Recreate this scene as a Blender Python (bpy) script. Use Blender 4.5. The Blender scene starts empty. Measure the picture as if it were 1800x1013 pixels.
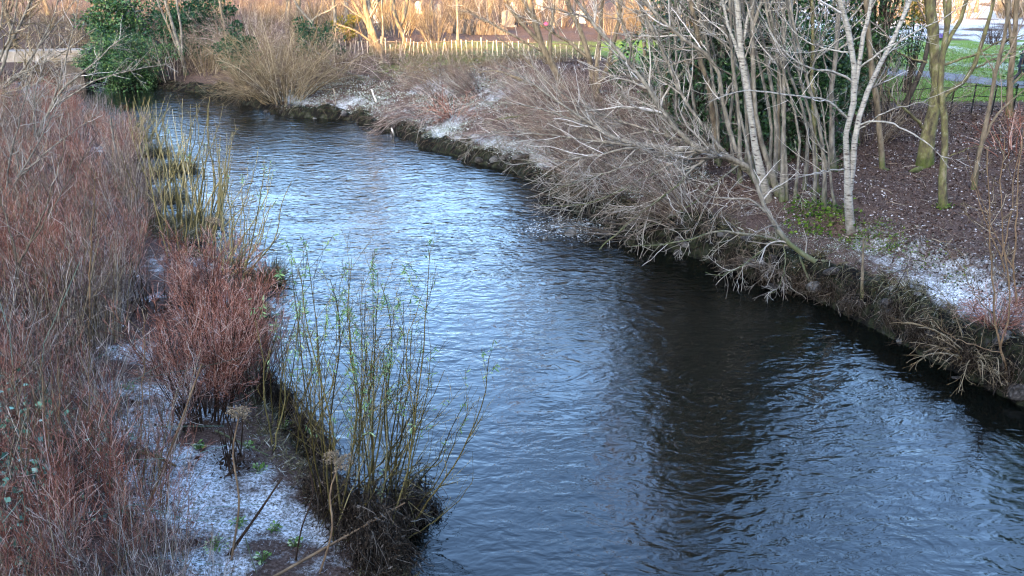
import bpy, bmesh, math, random
import numpy as np
from mathutils import Vector

rng = np.random.default_rng(7)
random.seed(7)
R = math.radians
SC = bpy.context.scene
COL = SC.collection

# ------------------------------------------------------------------ camera
F_PX, PITCH, CAM_H = 1559.0, R(21.0), 8.0
cam_d = bpy.data.cameras.new("camera")
cam = bpy.data.objects.new("camera", cam_d)
COL.objects.link(cam)
cam.location = (0, 0, CAM_H)
cam.rotation_euler = (R(90) - PITCH, 0, 0)
cam_d.sensor_width = 36
cam_d.lens = F_PX / 1800 * 36
cam_d.clip_end = 2000
SC.camera = cam

# ------------------------------------------------------------------ world, sun, exposure
SUN_EL, SUN_AZ = R(14.0), R(203)          # azimuth measured from +Y towards +X
world = bpy.data.worlds.new("World")
SC.world = world
world.use_nodes = True
wn = world.node_tree.nodes
wl = world.node_tree.links
bg = wn["Background"]
sky = wn.new("ShaderNodeTexSky")
sky.sky_type = 'NISHITA'
sky.sun_disc = False
sky.sun_elevation = SUN_EL
sky.sun_rotation = SUN_AZ
sky.air_density = 1.0
sky.dust_density = 6.0
sky.ozone_density = 3.1
wl.new(sky.outputs[0], bg.inputs[0])
bg.inputs[1].default_value = 0.15
sun_d = bpy.data.lights.new("sun", 'SUN')
sun_d.energy = 3.0
sun_d.angle = R(0.5)
sun_d.color = (1.0, 0.57, 0.21)
sun = bpy.data.objects.new("sun", sun_d)
COL.objects.link(sun)
to_sun = Vector((math.sin(SUN_AZ) * math.cos(SUN_EL), math.cos(SUN_AZ) * math.cos(SUN_EL), math.sin(SUN_EL)))
sun.rotation_euler = to_sun.to_track_quat('Z', 'Y').to_euler()
SC.view_settings.view_transform = 'Standard'
SC.view_settings.look = 'None'
SC.view_settings.gamma = 1
SC.view_settings.exposure = 4.5
SC.cycles.use_denoising = True
SC.cycles.denoiser = 'OPENIMAGEDENOISE'
SC.cycles.denoising_prefilter = 'ACCURATE'
SC.cycles.filter_width = 1.2
SC.cycles.max_bounces = 6
SC.cycles.diffuse_bounces = 3
SC.cycles.glossy_bounces = 3
SC.cycles.sample_clamp_indirect = 4

# ------------------------------------------------------------------ pixel helpers (photo pixels -> real points)
CP, SP = math.cos(PITCH), math.sin(PITCH)


def ray(u, v):
    x = (u - 900) / F_PX
    y = (506.5 - v) / F_PX
    return np.array([x, CP + y * SP, -SP + y * CP])


def PZ(u, v, z=0.0):
    d = ray(u, v)
    return np.array([0, 0, CAM_H]) + d * ((z - CAM_H) / d[2])


def PY(u, v, Y):
    d = ray(u, v)
    return np.array([0, 0, CAM_H]) + d * (Y / d[1])


# ------------------------------------------------------------------ value noise
def _hash(i, j, s):
    n = (i * 374761393 + j * 668265263 + s * 974634777) & 0x7fffffff
    n = ((n ^ (n >> 13)) * 1274126177) & 0x7fffffff
    return ((n ^ (n >> 16)) & 0xffff) / 65535.0


def vnoise(x, y, s=0):
    x = np.asarray(x, float); y = np.asarray(y, float)
    i = np.floor(x).astype(np.int64); j = np.floor(y).astype(np.int64)
    fx = x - i; fy = y - j
    fx = fx * fx * (3 - 2 * fx); fy = fy * fy * (3 - 2 * fy)
    a = _hash(i, j, s); b = _hash(i + 1, j, s); c = _hash(i, j + 1, s); d = _hash(i + 1, j + 1, s)
    return (a * (1 - fx) + b * fx) * (1 - fy) + (c * (1 - fx) + d * fx) * fy


def fbm(x, y, s=0, o=4):
    r = 0; a = .5
    for k in range(o):
        r = r + a * vnoise(np.asarray(x) * 2 ** k, np.asarray(y) * 2 ** k, s + k)
        a *= .5
    return r / (1 - .5 ** o) - .5


def sm(a, b, x):
    t = np.clip((x - a) / (b - a), 0, 1)
    return t * t * (3 - 2 * t)


# ------------------------------------------------------------------ river outline and ground height
RS_PX = [(1800, 715), (1700, 665), (1600, 605), (1500, 558), (1420, 520), (1340, 495), (1250, 462), (1100, 428),
         (1000, 362), (900, 302), (820, 282), (740, 258), (700, 238), (620, 212), (500, 205), (450, 190), (380, 166), (280, 155)]
LS_PX = [(760, 1005), (640, 900), (530, 800), (470, 640), (480, 560), (460, 480), (330, 440), (270, 350), (250, 290),
         (190, 240), (130, 185)]
RS = [(19, -20), (12.5, 6), (10.6, 11.5)] + [tuple(PZ(*q)[:2]) for q in RS_PX] + [(-26, 57), (-33, 58.5), (-70, 61)]
LS = [(4, -20), (1.2, 3), (-.2, 7.5)] + [tuple(PZ(*q)[:2]) for q in LS_PX] + [(-30, 50.5), (-70, 53)]
RS = np.array(RS); LS = np.array(LS)
# wobble the shore a little so it is not a polyline


def densify(S, step=.7):
    out = []
    for a, b in zip(S[:-1], S[1:]):
        n = max(1, int(np.hypot(*(b - a)) / step))
        for k in range(n):
            out.append(a + (b - a) * k / n)
    out.append(S[-1])
    out = np.array(out)
    w = .32
    out[:, 0] += w * 2 * fbm(out[:, 0] * .9, out[:, 1] * .9, 31)
    out[:, 1] += w * 2 * fbm(out[:, 0] * .9, out[:, 1] * .9, 57)
    return out


RS = densify(RS); LS = densify(LS)
POLY = np.vstack([RS, LS[::-1]])


def seg_dist(px, py, S):
    d = np.full(px.shape, 1e9)
    for a, b in zip(S[:-1], S[1:]):
        vx, vy = b - a
        t = np.clip(((px - a[0]) * vx + (py - a[1]) * vy) / (vx * vx + vy * vy + 1e-9), 0, 1)
        dd = np.hypot(px - a[0] - t * vx, py - a[1] - t * vy)
        d = np.minimum(d, dd)
    return d


def inside(px, py):
    c = np.zeros(px.shape, bool)
    A = POLY; B = np.roll(POLY, -1, 0)
    for (x1, y1), (x2, y2) in zip(A, B):
        if y1 == y2:
            continue
        m = ((y1 > py) != (y2 > py)) & (px < (x2 - x1) * (py - y1) / (y2 - y1) + x1)
        c ^= m
    return c


def river(px, py):
    """signed distance to the river (negative in it) and True where the right bank is nearer"""
    px = np.asarray(px, float); py = np.asarray(py, float)
    dr = seg_dist(px, py, RS); dl = seg_dist(px, py, LS)
    d = np.minimum(dr, dl)
    d = np.where(inside(px, py), -d, d)
    return d, dr < dl


def interp(x, xs, ys):
    return np.interp(x, xs, ys)


def height(px, py, full=False):
    px = np.asarray(px, float); py = np.asarray(py, float)
    d, right = river(px, py)
    n1 = fbm(px * .35, py * .35, 3)
    n2 = fbm(px * 1.7, py * 1.7, 11)
    n3 = fbm(px * 5, py * 5, 19, 3)
    e = d + .35 * n2 * np.clip(d / .4, 0, 1)
    near = interp(e, [-3, -.8, 0, .1, .28, .5, 1.7, 2.2, 3.2, 9, 16, 30], [-.9, -.5, -.06, .3, .82, .98, 1.12, 1.48, 1.62, 2.3, 2.45, 2.5])
    far = interp(e, [-3, -.8, 0, .1, .4, 1.2, 4, 9, 16, 30], [-.9, -.5, -.06, .2, .42, .6, 1.3, 2.4, 2.5, 2.5])
    hr = near + (far - near) * sm(24, 33, py)
    hl = interp(e, [-3, -.8, 0, .15, .5, 3, 6, 10, 20, 40], [-.9, -.4, -.05, .12, .28, .5, .8, 1.5, 2.4, 2.8])
    h = np.where(right, hr, hl)
    flat = sm(30, 36, py) * sm(4, 12, px)                       # the park lawn and path
    amp = np.clip(d, 0, 1) * (1 - .9 * flat)
    h = h + amp * (.35 * n1 + .18 * n2 + .09 * n3) + (.55 * fbm(px * 1.1, py * 1.1, 63, 2) + .34 * fbm(px * 3.1, py * 3.1, 23, 3)) * np.exp(-((d - .5) / .45) ** 2) * (d > 0) * right
    h = h * (1 - flat) + flat * (2.5 + .1 * n1)
    h = h + sm(90, 170, py) * 14
    if full:
        return h, d, right
    return h


def G(u, v):
    """where the view ray of a photo pixel meets the ground"""
    dr = ray(u, v)
    t = np.concatenate([np.arange(5, 60, .05), np.arange(60, 160, .2)])
    x = dr[0] * t; y = dr[1] * t; z = CAM_H + dr[2] * t
    h = np.maximum(height(x, y), 0)
    k = np.argmax(z < h)
    return np.array([x[k], y[k], h[k]])


def on_ground(x, y):
    return np.array([x, y, float(height(np.array([x]), np.array([y]))[0])])


# ------------------------------------------------------------------ materials
def new_mat(name):
    m = bpy.data.materials.new(name)
    m.use_nodes = True
    return m, m.node_tree.nodes, m.node_tree.links, m.node_tree.nodes["Principled BSDF"]


ALB = .46        # bark, twigs and wet ground are dark surfaces


def ramp(n, stops):
    r = n.new("ShaderNodeValToRGB")
    e = r.color_ramp.elements
    while len(e) < len(stops):
        e.new(.5)
    for k, (p, c) in enumerate(stops):
        e[k].position = p
        e[k].color = (c[0] * ALB, c[1] * ALB, c[2] * ALB, 1)
    return r


def noise(n, l, vec, scale, detail=4, rough=.6):
    t = n.new("ShaderNodeTexNoise")
    t.inputs['Scale'].default_value = scale
    t.inputs['Detail'].default_value = detail
    t.inputs['Roughness'].default_value = rough
    l.new(vec, t.inputs['Vector'])
    return t


def mat_noise(name, stops, scale=6., rough=.85, bump=0., stretch=(1, 1, 1), moss=None, frost=None):
    """bark / twig / stone: noise colour, optional moss near the foot, optional frost on up-facing sides"""
    m, n, l, b = new_mat(name)
    tc = n.new("ShaderNodeTexCoord")
    mp = n.new("ShaderNodeMapping")
    mp.inputs['Scale'].default_value = stretch
    l.new(tc.outputs['Object'], mp.inputs['Vector'])
    t = noise(n, l, mp.outputs[0], scale)
    r = ramp(n, stops)
    l.new(t.outputs['Fac'], r.inputs[0])
    out = r.outputs[0]
    if moss:
        sx = n.new("ShaderNodeSeparateXYZ"); l.new(tc.outputs['Object'], sx.inputs[0])
        mr = n.new("ShaderNodeMapRange")
        mr.inputs[1].default_value = moss[1]; mr.inputs[2].default_value = 0.0
        l.new(sx.outputs[2], mr.inputs[0])
        t2 = noise(n, l, tc.outputs['Object'], 5.)
        mul = n.new("ShaderNodeMath"); mul.operation = 'MULTIPLY'
        l.new(mr.outputs[0], mul.inputs[0]); l.new(t2.outputs['Fac'], mul.inputs[1])
        r2 = ramp(n, [(.22, (0, 0, 0)), (.5, (1.5, 1.5, 1.5))]); l.new(mul.outputs[0], r2.inputs[0])
        mx = n.new("ShaderNodeMixRGB"); l.new(r2.outputs[0], mx.inputs[0]); l.new(out, mx.inputs[1])
        mx.inputs[2].default_value = (moss[0][0] * .6, moss[0][1] * .6, moss[0][2] * .6, 1)
        out = mx.outputs[0]
    if frost:
        ge = n.new("ShaderNodeNewGeometry")
        sx = n.new("ShaderNodeSeparateXYZ"); l.new(ge.outputs['Normal'], sx.inputs[0])
        t3 = noise(n, l, tc.outputs['Object'], 9.)
        ad = n.new("ShaderNodeMath"); ad.operation = 'ADD'
        l.new(sx.outputs[2], ad.inputs[0]); l.new(t3.outputs['Fac'], ad.inputs[1])
        r3 = ramp(n, [(frost[0], (0, 0, 0)), (frost[0] + .35, (1, 1, 1))])
        dv = n.new("ShaderNodeMath"); dv.operation = 'MULTIPLY'; dv.inputs[1].default_value = .6
        l.new(ad.outputs[0], dv.inputs[0]); l.new(dv.outputs[0], r3.inputs[0])
        mx = n.new("ShaderNodeMixRGB"); l.new(r3.outputs[0], mx.inputs[0]); l.new(out, mx.inputs[1])
        mx.inputs[2].default_value = (*frost[1], 1)
        out = mx.outputs[0]
    l.new(out, b.inputs['Base Color'])
    b.inputs['Roughness'].default_value = rough
    b.inputs['Specular IOR Level'].default_value = .03
    if bump:
        bp = n.new("ShaderNodeBump"); bp.inputs['Strength'].default_value = bump; bp.inputs['Distance'].default_value = .03
        l.new(t.outputs['Fac'], bp.inputs['Height']); l.new(bp.outputs[0], b.inputs['Normal'])
    return m


def mat_island(name, stops, rough=.6, trans=0.):
    """leaves, blades, litter: every little face its own tone"""
    m, n, l, b = new_mat(name)
    ge = n.new("ShaderNodeNewGeometry")
    r = ramp(n, stops)
    l.new(ge.outputs['Random Per Island'], r.inputs[0])
    l.new(r.outputs[0], b.inputs['Base Color'])
    b.inputs['Roughness'].default_value = rough
    b.inputs['Specular IOR Level'].default_value = .22 if rough < .5 else .03
    if trans:
        tr = n.new("ShaderNodeBsdfTranslucent"); l.new(r.outputs[0], tr.inputs[0])
        ms = n.new("ShaderNodeMixShader"); ms.inputs[0].default_value = trans
        l.new(b.outputs[0], ms.inputs[1]); l.new(tr.outputs[0], ms.inputs[2])
        l.new(ms.outputs[0], n["Material Output"].inputs[0])
    return m


M = {}
M['bark_pale'] = mat_noise('pale bark', [(.3, (.06, .056, .05)), (.5, (.155, .145, .125)), (.7, (.27, .255, .225))], 7, bump=.4, stretch=(1, 1, .5), moss=((.05, .07, .02), .9))
M['bark_birch'] = mat_noise('birch bark', [(.34, (.06, .05, .045)), (.43, (.24, .235, .215)), (.7, (.40, .39, .365))], 9, bump=.3, stretch=(.7, .7, 2.6), moss=((.08, .07, .05), 1.5))
M['bark_brown'] = mat_noise('brown bark', [(.3, (.06, .05, .04)), (.5, (.15, .125, .09)), (.72, (.24, .20, .15))], 8, bump=.5, stretch=(1, 1, .4), moss=((.05, .075, .015), .8))
M['bark_moss'] = mat_noise('mossy bark', [(.32, (.045, .04, .028)), (.46, (.11, .098, .062)), (.55, (.14, .14, .06)), (.7, (.25, .225, .16))], 7, bump=.8, stretch=(1, 1, .5), moss=((.045, .075, .012), .6))
M['bark_dark'] = mat_noise('dark bark', [(.3, (.025, .022, .02)), (.6, (.075, .065, .055)), (.8, (.13, .115, .095))], 8, bump=.5)
M['twig_pale'] = mat_island('pale twigs', [(0, (.13, .115, .10)), (.4, (.25, .23, .2)), (.8, (.38, .36, .33)), (1, (.56, .55, .54))], .85)
M['twig_brown'] = mat_island('brown twigs', [(0, (.05, .038, .03)), (.5, (.15, .115, .085)), (.85, (.27, .22, .17)), (1, (.42, .38, .33))], .85)
M['twig_tan'] = mat_island('tan twigs', [(0, (.07, .05, .03)), (.5, (.19, .145, .085)), (.85, (.31, .255, .17)), (1, (.44, .39, .3))], .85)
M['twig_red'] = mat_island('red twigs', [(0, (.07, .025, .020)), (.4, (.245, .094, .064)), (.72, (.38, .185, .135)), (.9, (.5, .33, .28)), (1, (.66, .58, .52))], .85)
M['twig_purple'] = mat_island('purple grey twigs', [(0, (.045, .03, .028)), (.5, (.17, .118, .105)), (.8, (.33, .25, .22)), (1, (.62, .57, .52))], .85)
M['stem_olive'] = mat_island('olive willow stems', [(0, (.05, .04, .015)), (.5, (.13, .105, .04)), (.85, (.24, .20, .08)), (1, (.34, .29, .15))], .85)
M['stem_straw'] = mat_island('straw olive stems', [(0, (.10, .085, .035)), (.5, (.25, .21, .095)), (.85, (.40, .34, .18)), (1, (.52, .46, .3))], .85)
M['stem_dark'] = mat_noise('dark dead stems', [(.3, (.025, .017, .013)), (.7, (.07, .045, .032))], 3)
M['stem_tan'] = mat_noise('tan dead stems', [(.3, (.12, .075, .045)), (.6, (.24, .165, .10)), (.8, (.34, .26, .18))], 4)
M['debris'] = mat_island('flood debris', [(0, (.012, .009, .007)), (.5, (.04, .03, .022)), (.85, (.085, .066, .05)), (1, (.2, .175, .15))], .9)
M['willow_leaf'] = mat_island('willow leaves', [(0, (.12, .24, .10)), (.6, (.28, .46, .18)), (1, (.5, .62, .32))], .5, .3)
M['holly'] = mat_island('evergreen leaves', [(0, (.008, .028, .010)), (.5, (.02, .065, .018)), (.85, (.045, .11, .03)), (1, (.10, .17, .06))], .38, .15)
M['yew'] = mat_island('yew leaves', [(0, (.012, .035, .018)), (.6, (.02, .06, .028)), (1, (.04, .09, .05))], .5, .1)
M['bush_green'] = mat_island('bright evergreen leaves', [(0, (.012, .04, .012)), (.5, (.03, .09, .026)), (.9, (.075, .16, .04)), (1, (.17, .2, .06))], .45, .2)
M['leaf_yellow'] = mat_island('yellow green leaves', [(0, (.10, .11, .02)), (.5, (.24, .21, .03)), (1, (.36, .25, .03))], .5, .35)
M['bramble'] = mat_island('bramble leaves', [(0, (.02, .07, .045)), (.5, (.06, .17, .11)), (.85, (.13, .28, .19)), (1, (.36, .48, .42))], .45, .1)
M['weed'] = mat_island('weed leaves', [(0, (.06, .13, .03)), (.6, (.19, .32, .08)), (1, (.5, .6, .4))], .5, .2)
M['moss'] = mat_island('moss', [(0, (.02, .05, .01)), (.5, (.06, .12, .015)), (1, (.15, .21, .04))], .9)
M['frost_blade'] = mat_island('frosted grass', [(0, (.05, .065, .035)), (.4, (.17, .21, .15)), (.75, (.42, .48, .47)), (1, (.8, .86, .92))], .7)
M['frost_near'] = mat_island('frosted straw', [(0, (.06, .05, .03)), (.35, (.20, .20, .19)), (.65, (.52, .56, .60)), (1, (.8, .85, .92))], .7)
M['lawn_blade'] = mat_island('lawn grass', [(0, (.06, .12, .02)), (.6, (.13, .22, .04)), (1, (.33, .40, .27))], .7, .2)
M['tan_blade'] = mat_island('dead grass', [(0, (.03, .028, .012)), (.5, (.10, .088, .045)), (.85, (.2, .19, .12)), (1, (.38, .39, .36))], .8)
M['litter'] = mat_island('leaf litter', [(0, (.018, .011, .009)), (.45, (.06, .038, .032)), (.75, (.13, .09, .078)), (.9, (.26, .23, .225)), (1, (.55, .56, .6))], .8)
M['foam'] = mat_island('foam', [(0, (.1, .14, .18)), (1, (.42, .5, .58))], .3)
M['rock'] = mat_noise('wet rock', [(.3, (.012, .011, .01)), (.5, (.04, .038, .036)), (.7, (.11, .10, .10))], 4, .6, .5)
M['rock_pale'] = mat_noise('pale rock', [(.3, (.05, .05, .048)), (.6, (.12, .12, .118)), (.8, (.2, .2, .2))], 4, .8, .4)
M['umbel'] = mat_noise('dry seed head', [(.3, (.18, .13, .08)), (.6, (.32, .25, .17)), (.8, (.48, .41, .32))], 20)
M['fence_pale'] = mat_noise('pale fence wood', [(.3, (.40, .34, .26)), (.7, (.62, .55, .44))], 8)
M['fence_dark'] = mat_noise('dark iron', [(.3, (.012, .012, .013)), (.7, (.03, .03, .032))], 8, .5)
M['concrete'] = mat_noise('pale concrete', [(.3, (.16, .14, .12)), (.7, (.34, .31, .28))], 2, .85, .2)
M['headstone_pale'] = mat_noise('pale headstone', [(.3, (.45, .44, .42)), (.7, (.68, .67, .65))], 4, .8, .2)
M['headstone_grey'] = mat_noise('grey headstone', [(.3, (.08, .08, .085)), (.7, (.18, .18, .19))], 4, .7, .2)
M['flower_pink'] = mat_island('flowers pink', [(0, (.5, .02, .2)), (1, (.7, .15, .35))])
M['flower_blue'] = mat_island('flowers violet', [(0, (.10, .08, .45)), (1, (.35, .3, .7))])
M['jacket'] = mat_noise('navy jacket', [(.3, (.02, .022, .04)), (.7, (.04, .045, .075))], 12)
M['trouser'] = mat_noise('dark trousers', [(.3, (.025, .03, .05)), (.7, (.05, .06, .09))], 12)
M['shoe'] = mat_noise('red shoes', [(.3, (.45, .03, .03)), (.7, (.6, .06, .05))], 12)
M['skin'] = mat_noise('skin', [(.3, (.48, .30, .22)), (.7, (.58, .38, .29))], 6, .6)
M['hair'] = mat_noise('grey knit hat', [(.3, (.12, .12, .14)), (.7, (.25, .25, .28))], 30)
M['asphalt'] = mat_noise('path asphalt', [(.3, (.11, .115, .135)), (.5, (.16, .165, .185)), (.75, (.22, .225, .245))], 5, .9, .2)
M['stone_wall'] = mat_noise('dark rubble', [(.3, (.04, .035, .03)), (.6, (.11, .095, .085)), (.8, (.19, .17, .16))], 2.5, .9, .6)


# ground: zones come from what really lies there (litter, lawn, frost, mud)
def ground_material():
    m, n, l, b = new_mat('ground')
    tc = n.new("ShaderNodeTexCoord")
    co = tc.outputs['Object']

    def attr(name):
        a = n.new("ShaderNodeAttribute"); a.attribute_name = name; return a.outputs['Fac']

    def mix(f, a, c):
        x = n.new("ShaderNodeMixRGB"); l.new(f, x.inputs[0]); l.new(a, x.inputs[1]); l.new(c, x.inputs[2]); return x.outputs[0]

    def brk(fac, nz, lo, hi):
        ad = n.new("ShaderNodeMath"); ad.operation = 'ADD'; l.new(fac, ad.inputs[0]); l.new(nz, ad.inputs[1])
        mr = n.new("ShaderNodeMapRange"); mr.inputs[1].default_value = lo; mr.inputs[2].default_value = hi
        l.new(ad.outputs[0], mr.inputs[0]); return mr.outputs[0]
    nl = noise(n, l, co, 22, 6, .7); ns = noise(n, l, co, 3.2, 5, .65); nb = noise(n, l, co, .8, 4)
    soil = ramp(n, [(.3, (.03, .02, .016)), (.5, (.075, .05, .041)), (.62, (.13, .098, .085)), (.75, (.27, .24, .23))]); l.new(nl.outputs[0], soil.inputs[0])
    grass = ramp(n, [(.3, (.06, .11, .015)), (.5, (.115, .20, .03)), (.7, (.19, .27, .06))]); l.new(nl.outputs[0], grass.inputs[0])
    frost = ramp(n, [(.36, (.07, .065, .05)), (.45, (.22, .23, .22)), (.53, (.52, .56, .60)), (.64, (.85, .9, .98))]); l.new(nl.outputs[0], frost.inputs[0])
    mud = ramp(n, [(.3, (.004, .004, .004)), (.45, (.009, .0085, .008)), (.55, (.02, .024, .013)), (.7, (.05, .048, .044))]); l.new(ns.outputs[0], mud.inputs[0])
    c = mix(brk(attr('grass'), ns.outputs[0], .75, 1.15), soil.outputs[0], grass.outputs[0])
    c = mix(brk(attr('frost'), ns.outputs[0], .78, 1.12), c, frost.outputs[0])
    c = mix(brk(attr('mud'), ns.outputs[0], .8, 1.1), c, mud.outputs[0])
    l.new(c, b.inputs['Base Color'])
    b.inputs['Roughness'].default_value = .9
    b.inputs['Specular IOR Level'].default_value = .03
    bp = n.new("ShaderNodeBump"); bp.inputs['Strength'].default_value = .7; bp.inputs['Distance'].default_value = .05
    l.new(nl.outputs[0], bp.inputs['Height']); l.new(bp.outputs[0], b.inputs['Normal'])
    return m


def water_material():
    m, n, l, b = new_mat('river water')
    tc = n.new("ShaderNodeTexCoord")
    mp = n.new("ShaderNodeMapping")
    mp.inputs['Rotation'].default_value = (0, 0, R(-14))
    mp.inputs['Scale'].default_value = (.75, 1.25, 1)
    l.new(tc.outputs['Object'], mp.inputs[0])
    big = noise(n, l, tc.outputs['Object'], .28, 3)
    wob = noise(n, l, mp.outputs[0], .5, 3)
    sc = n.new("ShaderNodeVectorMath"); sc.operation = 'SCALE'; sc.inputs['Scale'].default_value = 1.1
    l.new(wob.outputs['Color'], sc.inputs[0])
    av = n.new("ShaderNodeVectorMath"); av.operation = 'ADD'
    l.new(mp.outputs[0], av.inputs[0]); l.new(sc.outputs[0], av.inputs[1])
    a = noise(n, l, av.outputs[0], 2.4, 1.5, .45)
    c = noise(n, l, av.outputs[0], 6.5, 1.6, .5)
    ma = n.new("ShaderNodeMath"); ma.operation = 'MULTIPLY_ADD'; ma.inputs[1].default_value = .5
    l.new(c.outputs['Fac'], ma.inputs[0]); l.new(a.outputs['Fac'], ma.inputs[2])
    st = n.new("ShaderNodeMapRange")
    st.inputs[1].default_value = .35; st.inputs[2].default_value = .65; st.inputs[3].default_value = .5; st.inputs[4].default_value = 1.05
    l.new(big.outputs['Fac'], st.inputs[0])
    bp = n.new("ShaderNodeBump"); bp.inputs['Distance'].default_value = .075
    at = n.new("ShaderNodeAttribute"); at.attribute_name = 'ripple'
    mm = n.new("ShaderNodeMath"); mm.operation = 'MULTIPLY'
    l.new(st.outputs[0], mm.inputs[0]); l.new(at.outputs['Fac'], mm.inputs[1])
    l.new(mm.outputs[0], bp.inputs['Strength'])
    l.new(ma.outputs[0], bp.inputs['Height'])
    l.new(bp.outputs[0], b.inputs['Normal'])
    b.inputs['Base Color'].default_value = (.0010, .0013, .0010, 1)
    b.inputs['Roughness'].default_value = .04
    b.inputs['IOR'].default_value = 1.333
    return m


M['ground'] = ground_material()
M['water'] = water_material()


# ------------------------------------------------------------------ mesh building
def mesh_from(name, parts, mats, smooth=True):
    """parts: list of (V (n,3), quads (m,4), material index)"""
    parts = [p for p in parts if len(p[1])]
    me = bpy.data.meshes.new(name)
    off = 0; Vs = []; Fs = []; Ms = []
    for V, Fc, mi in parts:
        Vs.append(V); Fs.append(Fc + off); off += len(V)
        Ms.append(np.full(len(Fc), mi, np.int32))
    V = np.concatenate(Vs).astype(np.float32); Fc = np.concatenate(Fs).astype(np.int32); Mi = np.concatenate(Ms)
    me.vertices.add(len(V)); me.vertices.foreach_set('co', V.ravel())
    me.loops.add(Fc.size); me.loops.foreach_set('vertex_index', Fc.ravel())
    me.polygons.add(len(Fc)); me.polygons.foreach_set('loop_start', np.arange(0, Fc.size, 4, dtype=np.int32))
    for m in mats:
        me.materials.append(m)
    me.polygons.foreach_set('material_index', Mi)
    me.polygons.foreach_set('use_smooth', np.full(len(Fc), smooth))
    me.update(calc_edges=True)
    return me


def unit(a):
    return a / (np.linalg.norm(a, axis=-1, keepdims=True) + 1e-9)


def tubes(A, Rr, S=3):
    """A (N,K,3) centre lines, Rr (N,K) radii -> vertices and quads"""
    N, K, _ = A.shape
    T = unit(np.gradient(A, axis=1))
    mean = unit(A[:, -1] - A[:, 0])
    ref = np.where(np.abs(mean[:, 2:3]) < .75, np.array([[0, 0, 1.]]), np.array([[1., 0, 0]]))[:, None, :]
    N1 = unit(np.cross(T, np.broadcast_to(ref, T.shape)))
    N2 = np.cross(T, N1)
    ang = np.arange(S) * 2 * np.pi / S
    V = A[:, :, None, :] + Rr[:, :, None, None] * (np.cos(ang)[None, None, :, None] * N1[:, :, None, :] + np.sin(ang)[None, None, :, None] * N2[:, :, None, :])
    idx = np.arange(N * K * S).reshape(N, K, S)
    nx = np.roll(idx, -1, 2)
    Q = np.stack([idx[:, :-1], nx[:, :-1], nx[:, 1:], idx[:, 1:]], -1)
    return V.reshape(-1, 3), Q.reshape(-1, 4)


def smooth_line(P, K):
    """Catmull-Rom through the points, K samples"""
    P = np.array(P, float)
    if len(P) == 2:
        return P[0] + (P[1] - P[0]) * np.linspace(0, 1, K)[:, None]
    Q = np.vstack([2 * P[0] - P[1], P, 2 * P[-1] - P[-2]])
    seg = np.linalg.norm(np.diff(P, axis=0), axis=1)
    cum = np.concatenate([[0], np.cumsum(seg)])
    out = []
    for s in np.linspace(0, cum[-1] * .99999, K):
        i = min(np.searchsorted(cum, s, 'right') - 1, len(P) - 2)
        t = (s - cum[i]) / (seg[i] + 1e-9)
        a, b, c, d = Q[i], Q[i + 1], Q[i + 2], Q[i + 3]
        out.append(.5 * (2 * b + (c - a) * t + (2 * a - 5 * b + 4 * c - d) * t * t + (3 * b - a - 3 * c + d) * t ** 3))
    return np.array(out)


def lens(A):
    return np.linalg.norm(np.diff(A, axis=1), axis=2).sum(1)


def sprout(A, Rr, g, dens, ang=(35, 65), lf=(.3, .6), K=6, wander=.12, bias=(0, 0, .12), rf=.55, t0=.15, t1=1., lmin=.08, lmax=9., rmin=.002, tip=.35, abslen=None):
    """children along parent lines; dens = children per metre"""
    N, Kp, _ = A.shape
    if N == 0:
        return np.zeros((0, K, 3)), np.zeros((0, K))
    L = lens(A)
    cnt = g.poisson(L * dens * (t1 - t0))
    par = np.repeat(np.arange(N), cnt)
    n = len(par)
    t = g.uniform(t0, t1, n)
    x = t * (Kp - 1)
    i = np.minimum(x.astype(int), Kp - 2); f = (x - i)[:, None]
    base = A[par, i] * (1 - f) + A[par, i + 1] * f
    T = unit(A[par, i + 1] - A[par, i])
    r0 = (Rr[par, i] * (1 - f[:, 0]) + Rr[par, i + 1] * f[:, 0])
    rnd = unit(g.normal(size=(n, 3)))
    perp = unit(rnd - (rnd * T).sum(1, keepdims=True) * T)
    a = np.radians(g.uniform(*ang, n))[:, None]
    d = np.cos(a) * T + np.sin(a) * perp
    if abslen:
        ln = g.uniform(*abslen, n) * (1.1 - .6 * t)
    else:
        ln = L[par] * g.uniform(*lf, n) * (1.15 - .75 * t)
    ln = np.clip(ln, lmin, lmax)
    out = np.zeros((n, K, 3)); out[:, 0] = base
    step = (ln / (K - 1))[:, None]
    b = np.array(bias)
    for k in range(1, K):
        d = unit(d + wander * g.normal(size=(n, 3)) + b)
        out[:, k] = out[:, k - 1] + d * step
    rr = np.clip(np.minimum(r0 * rf, ln * .02 + .002), rmin, None)
    rad = rr[:, None] * np.linspace(1, tip, K)[None, :]
    return out, np.maximum(rad, rmin * .8)


def leaves(base, dirs, size, g, width=.35, fold=.0):
    """diamond leaves at base pointing along dirs"""
    n = len(base)
    if n == 0:
        return np.zeros((0, 3)), np.zeros((0, 4), int)
    d = unit(dirs)
    rnd = unit(g.normal(size=(n, 3)))
    w = unit(np.cross(d, rnd))
    s = (size * g.uniform(.6, 1.3, n))[:, None] if np.isscalar(size) else (size * g.uniform(.7, 1.2, n))[:, None]
    up = np.cross(w, d)
    V = np.stack([base, base + d * s * .5 + w * s * width + up * s * fold, base + d * s, base + d * s * .5 - w * s * width + up * s * fold], 1)
    Q = np.arange(4 * n).reshape(n, 4)
    return V.reshape(-1, 3), Q


# ------------------------------------------------------------------ things and parts
def tag(o, label=None, cat=None, group=None, kind=None):
    if label: o['label'] = label
    if cat: o['category'] = cat
    if group: o['group'] = group
    if kind: o['kind'] = kind
    return o


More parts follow.
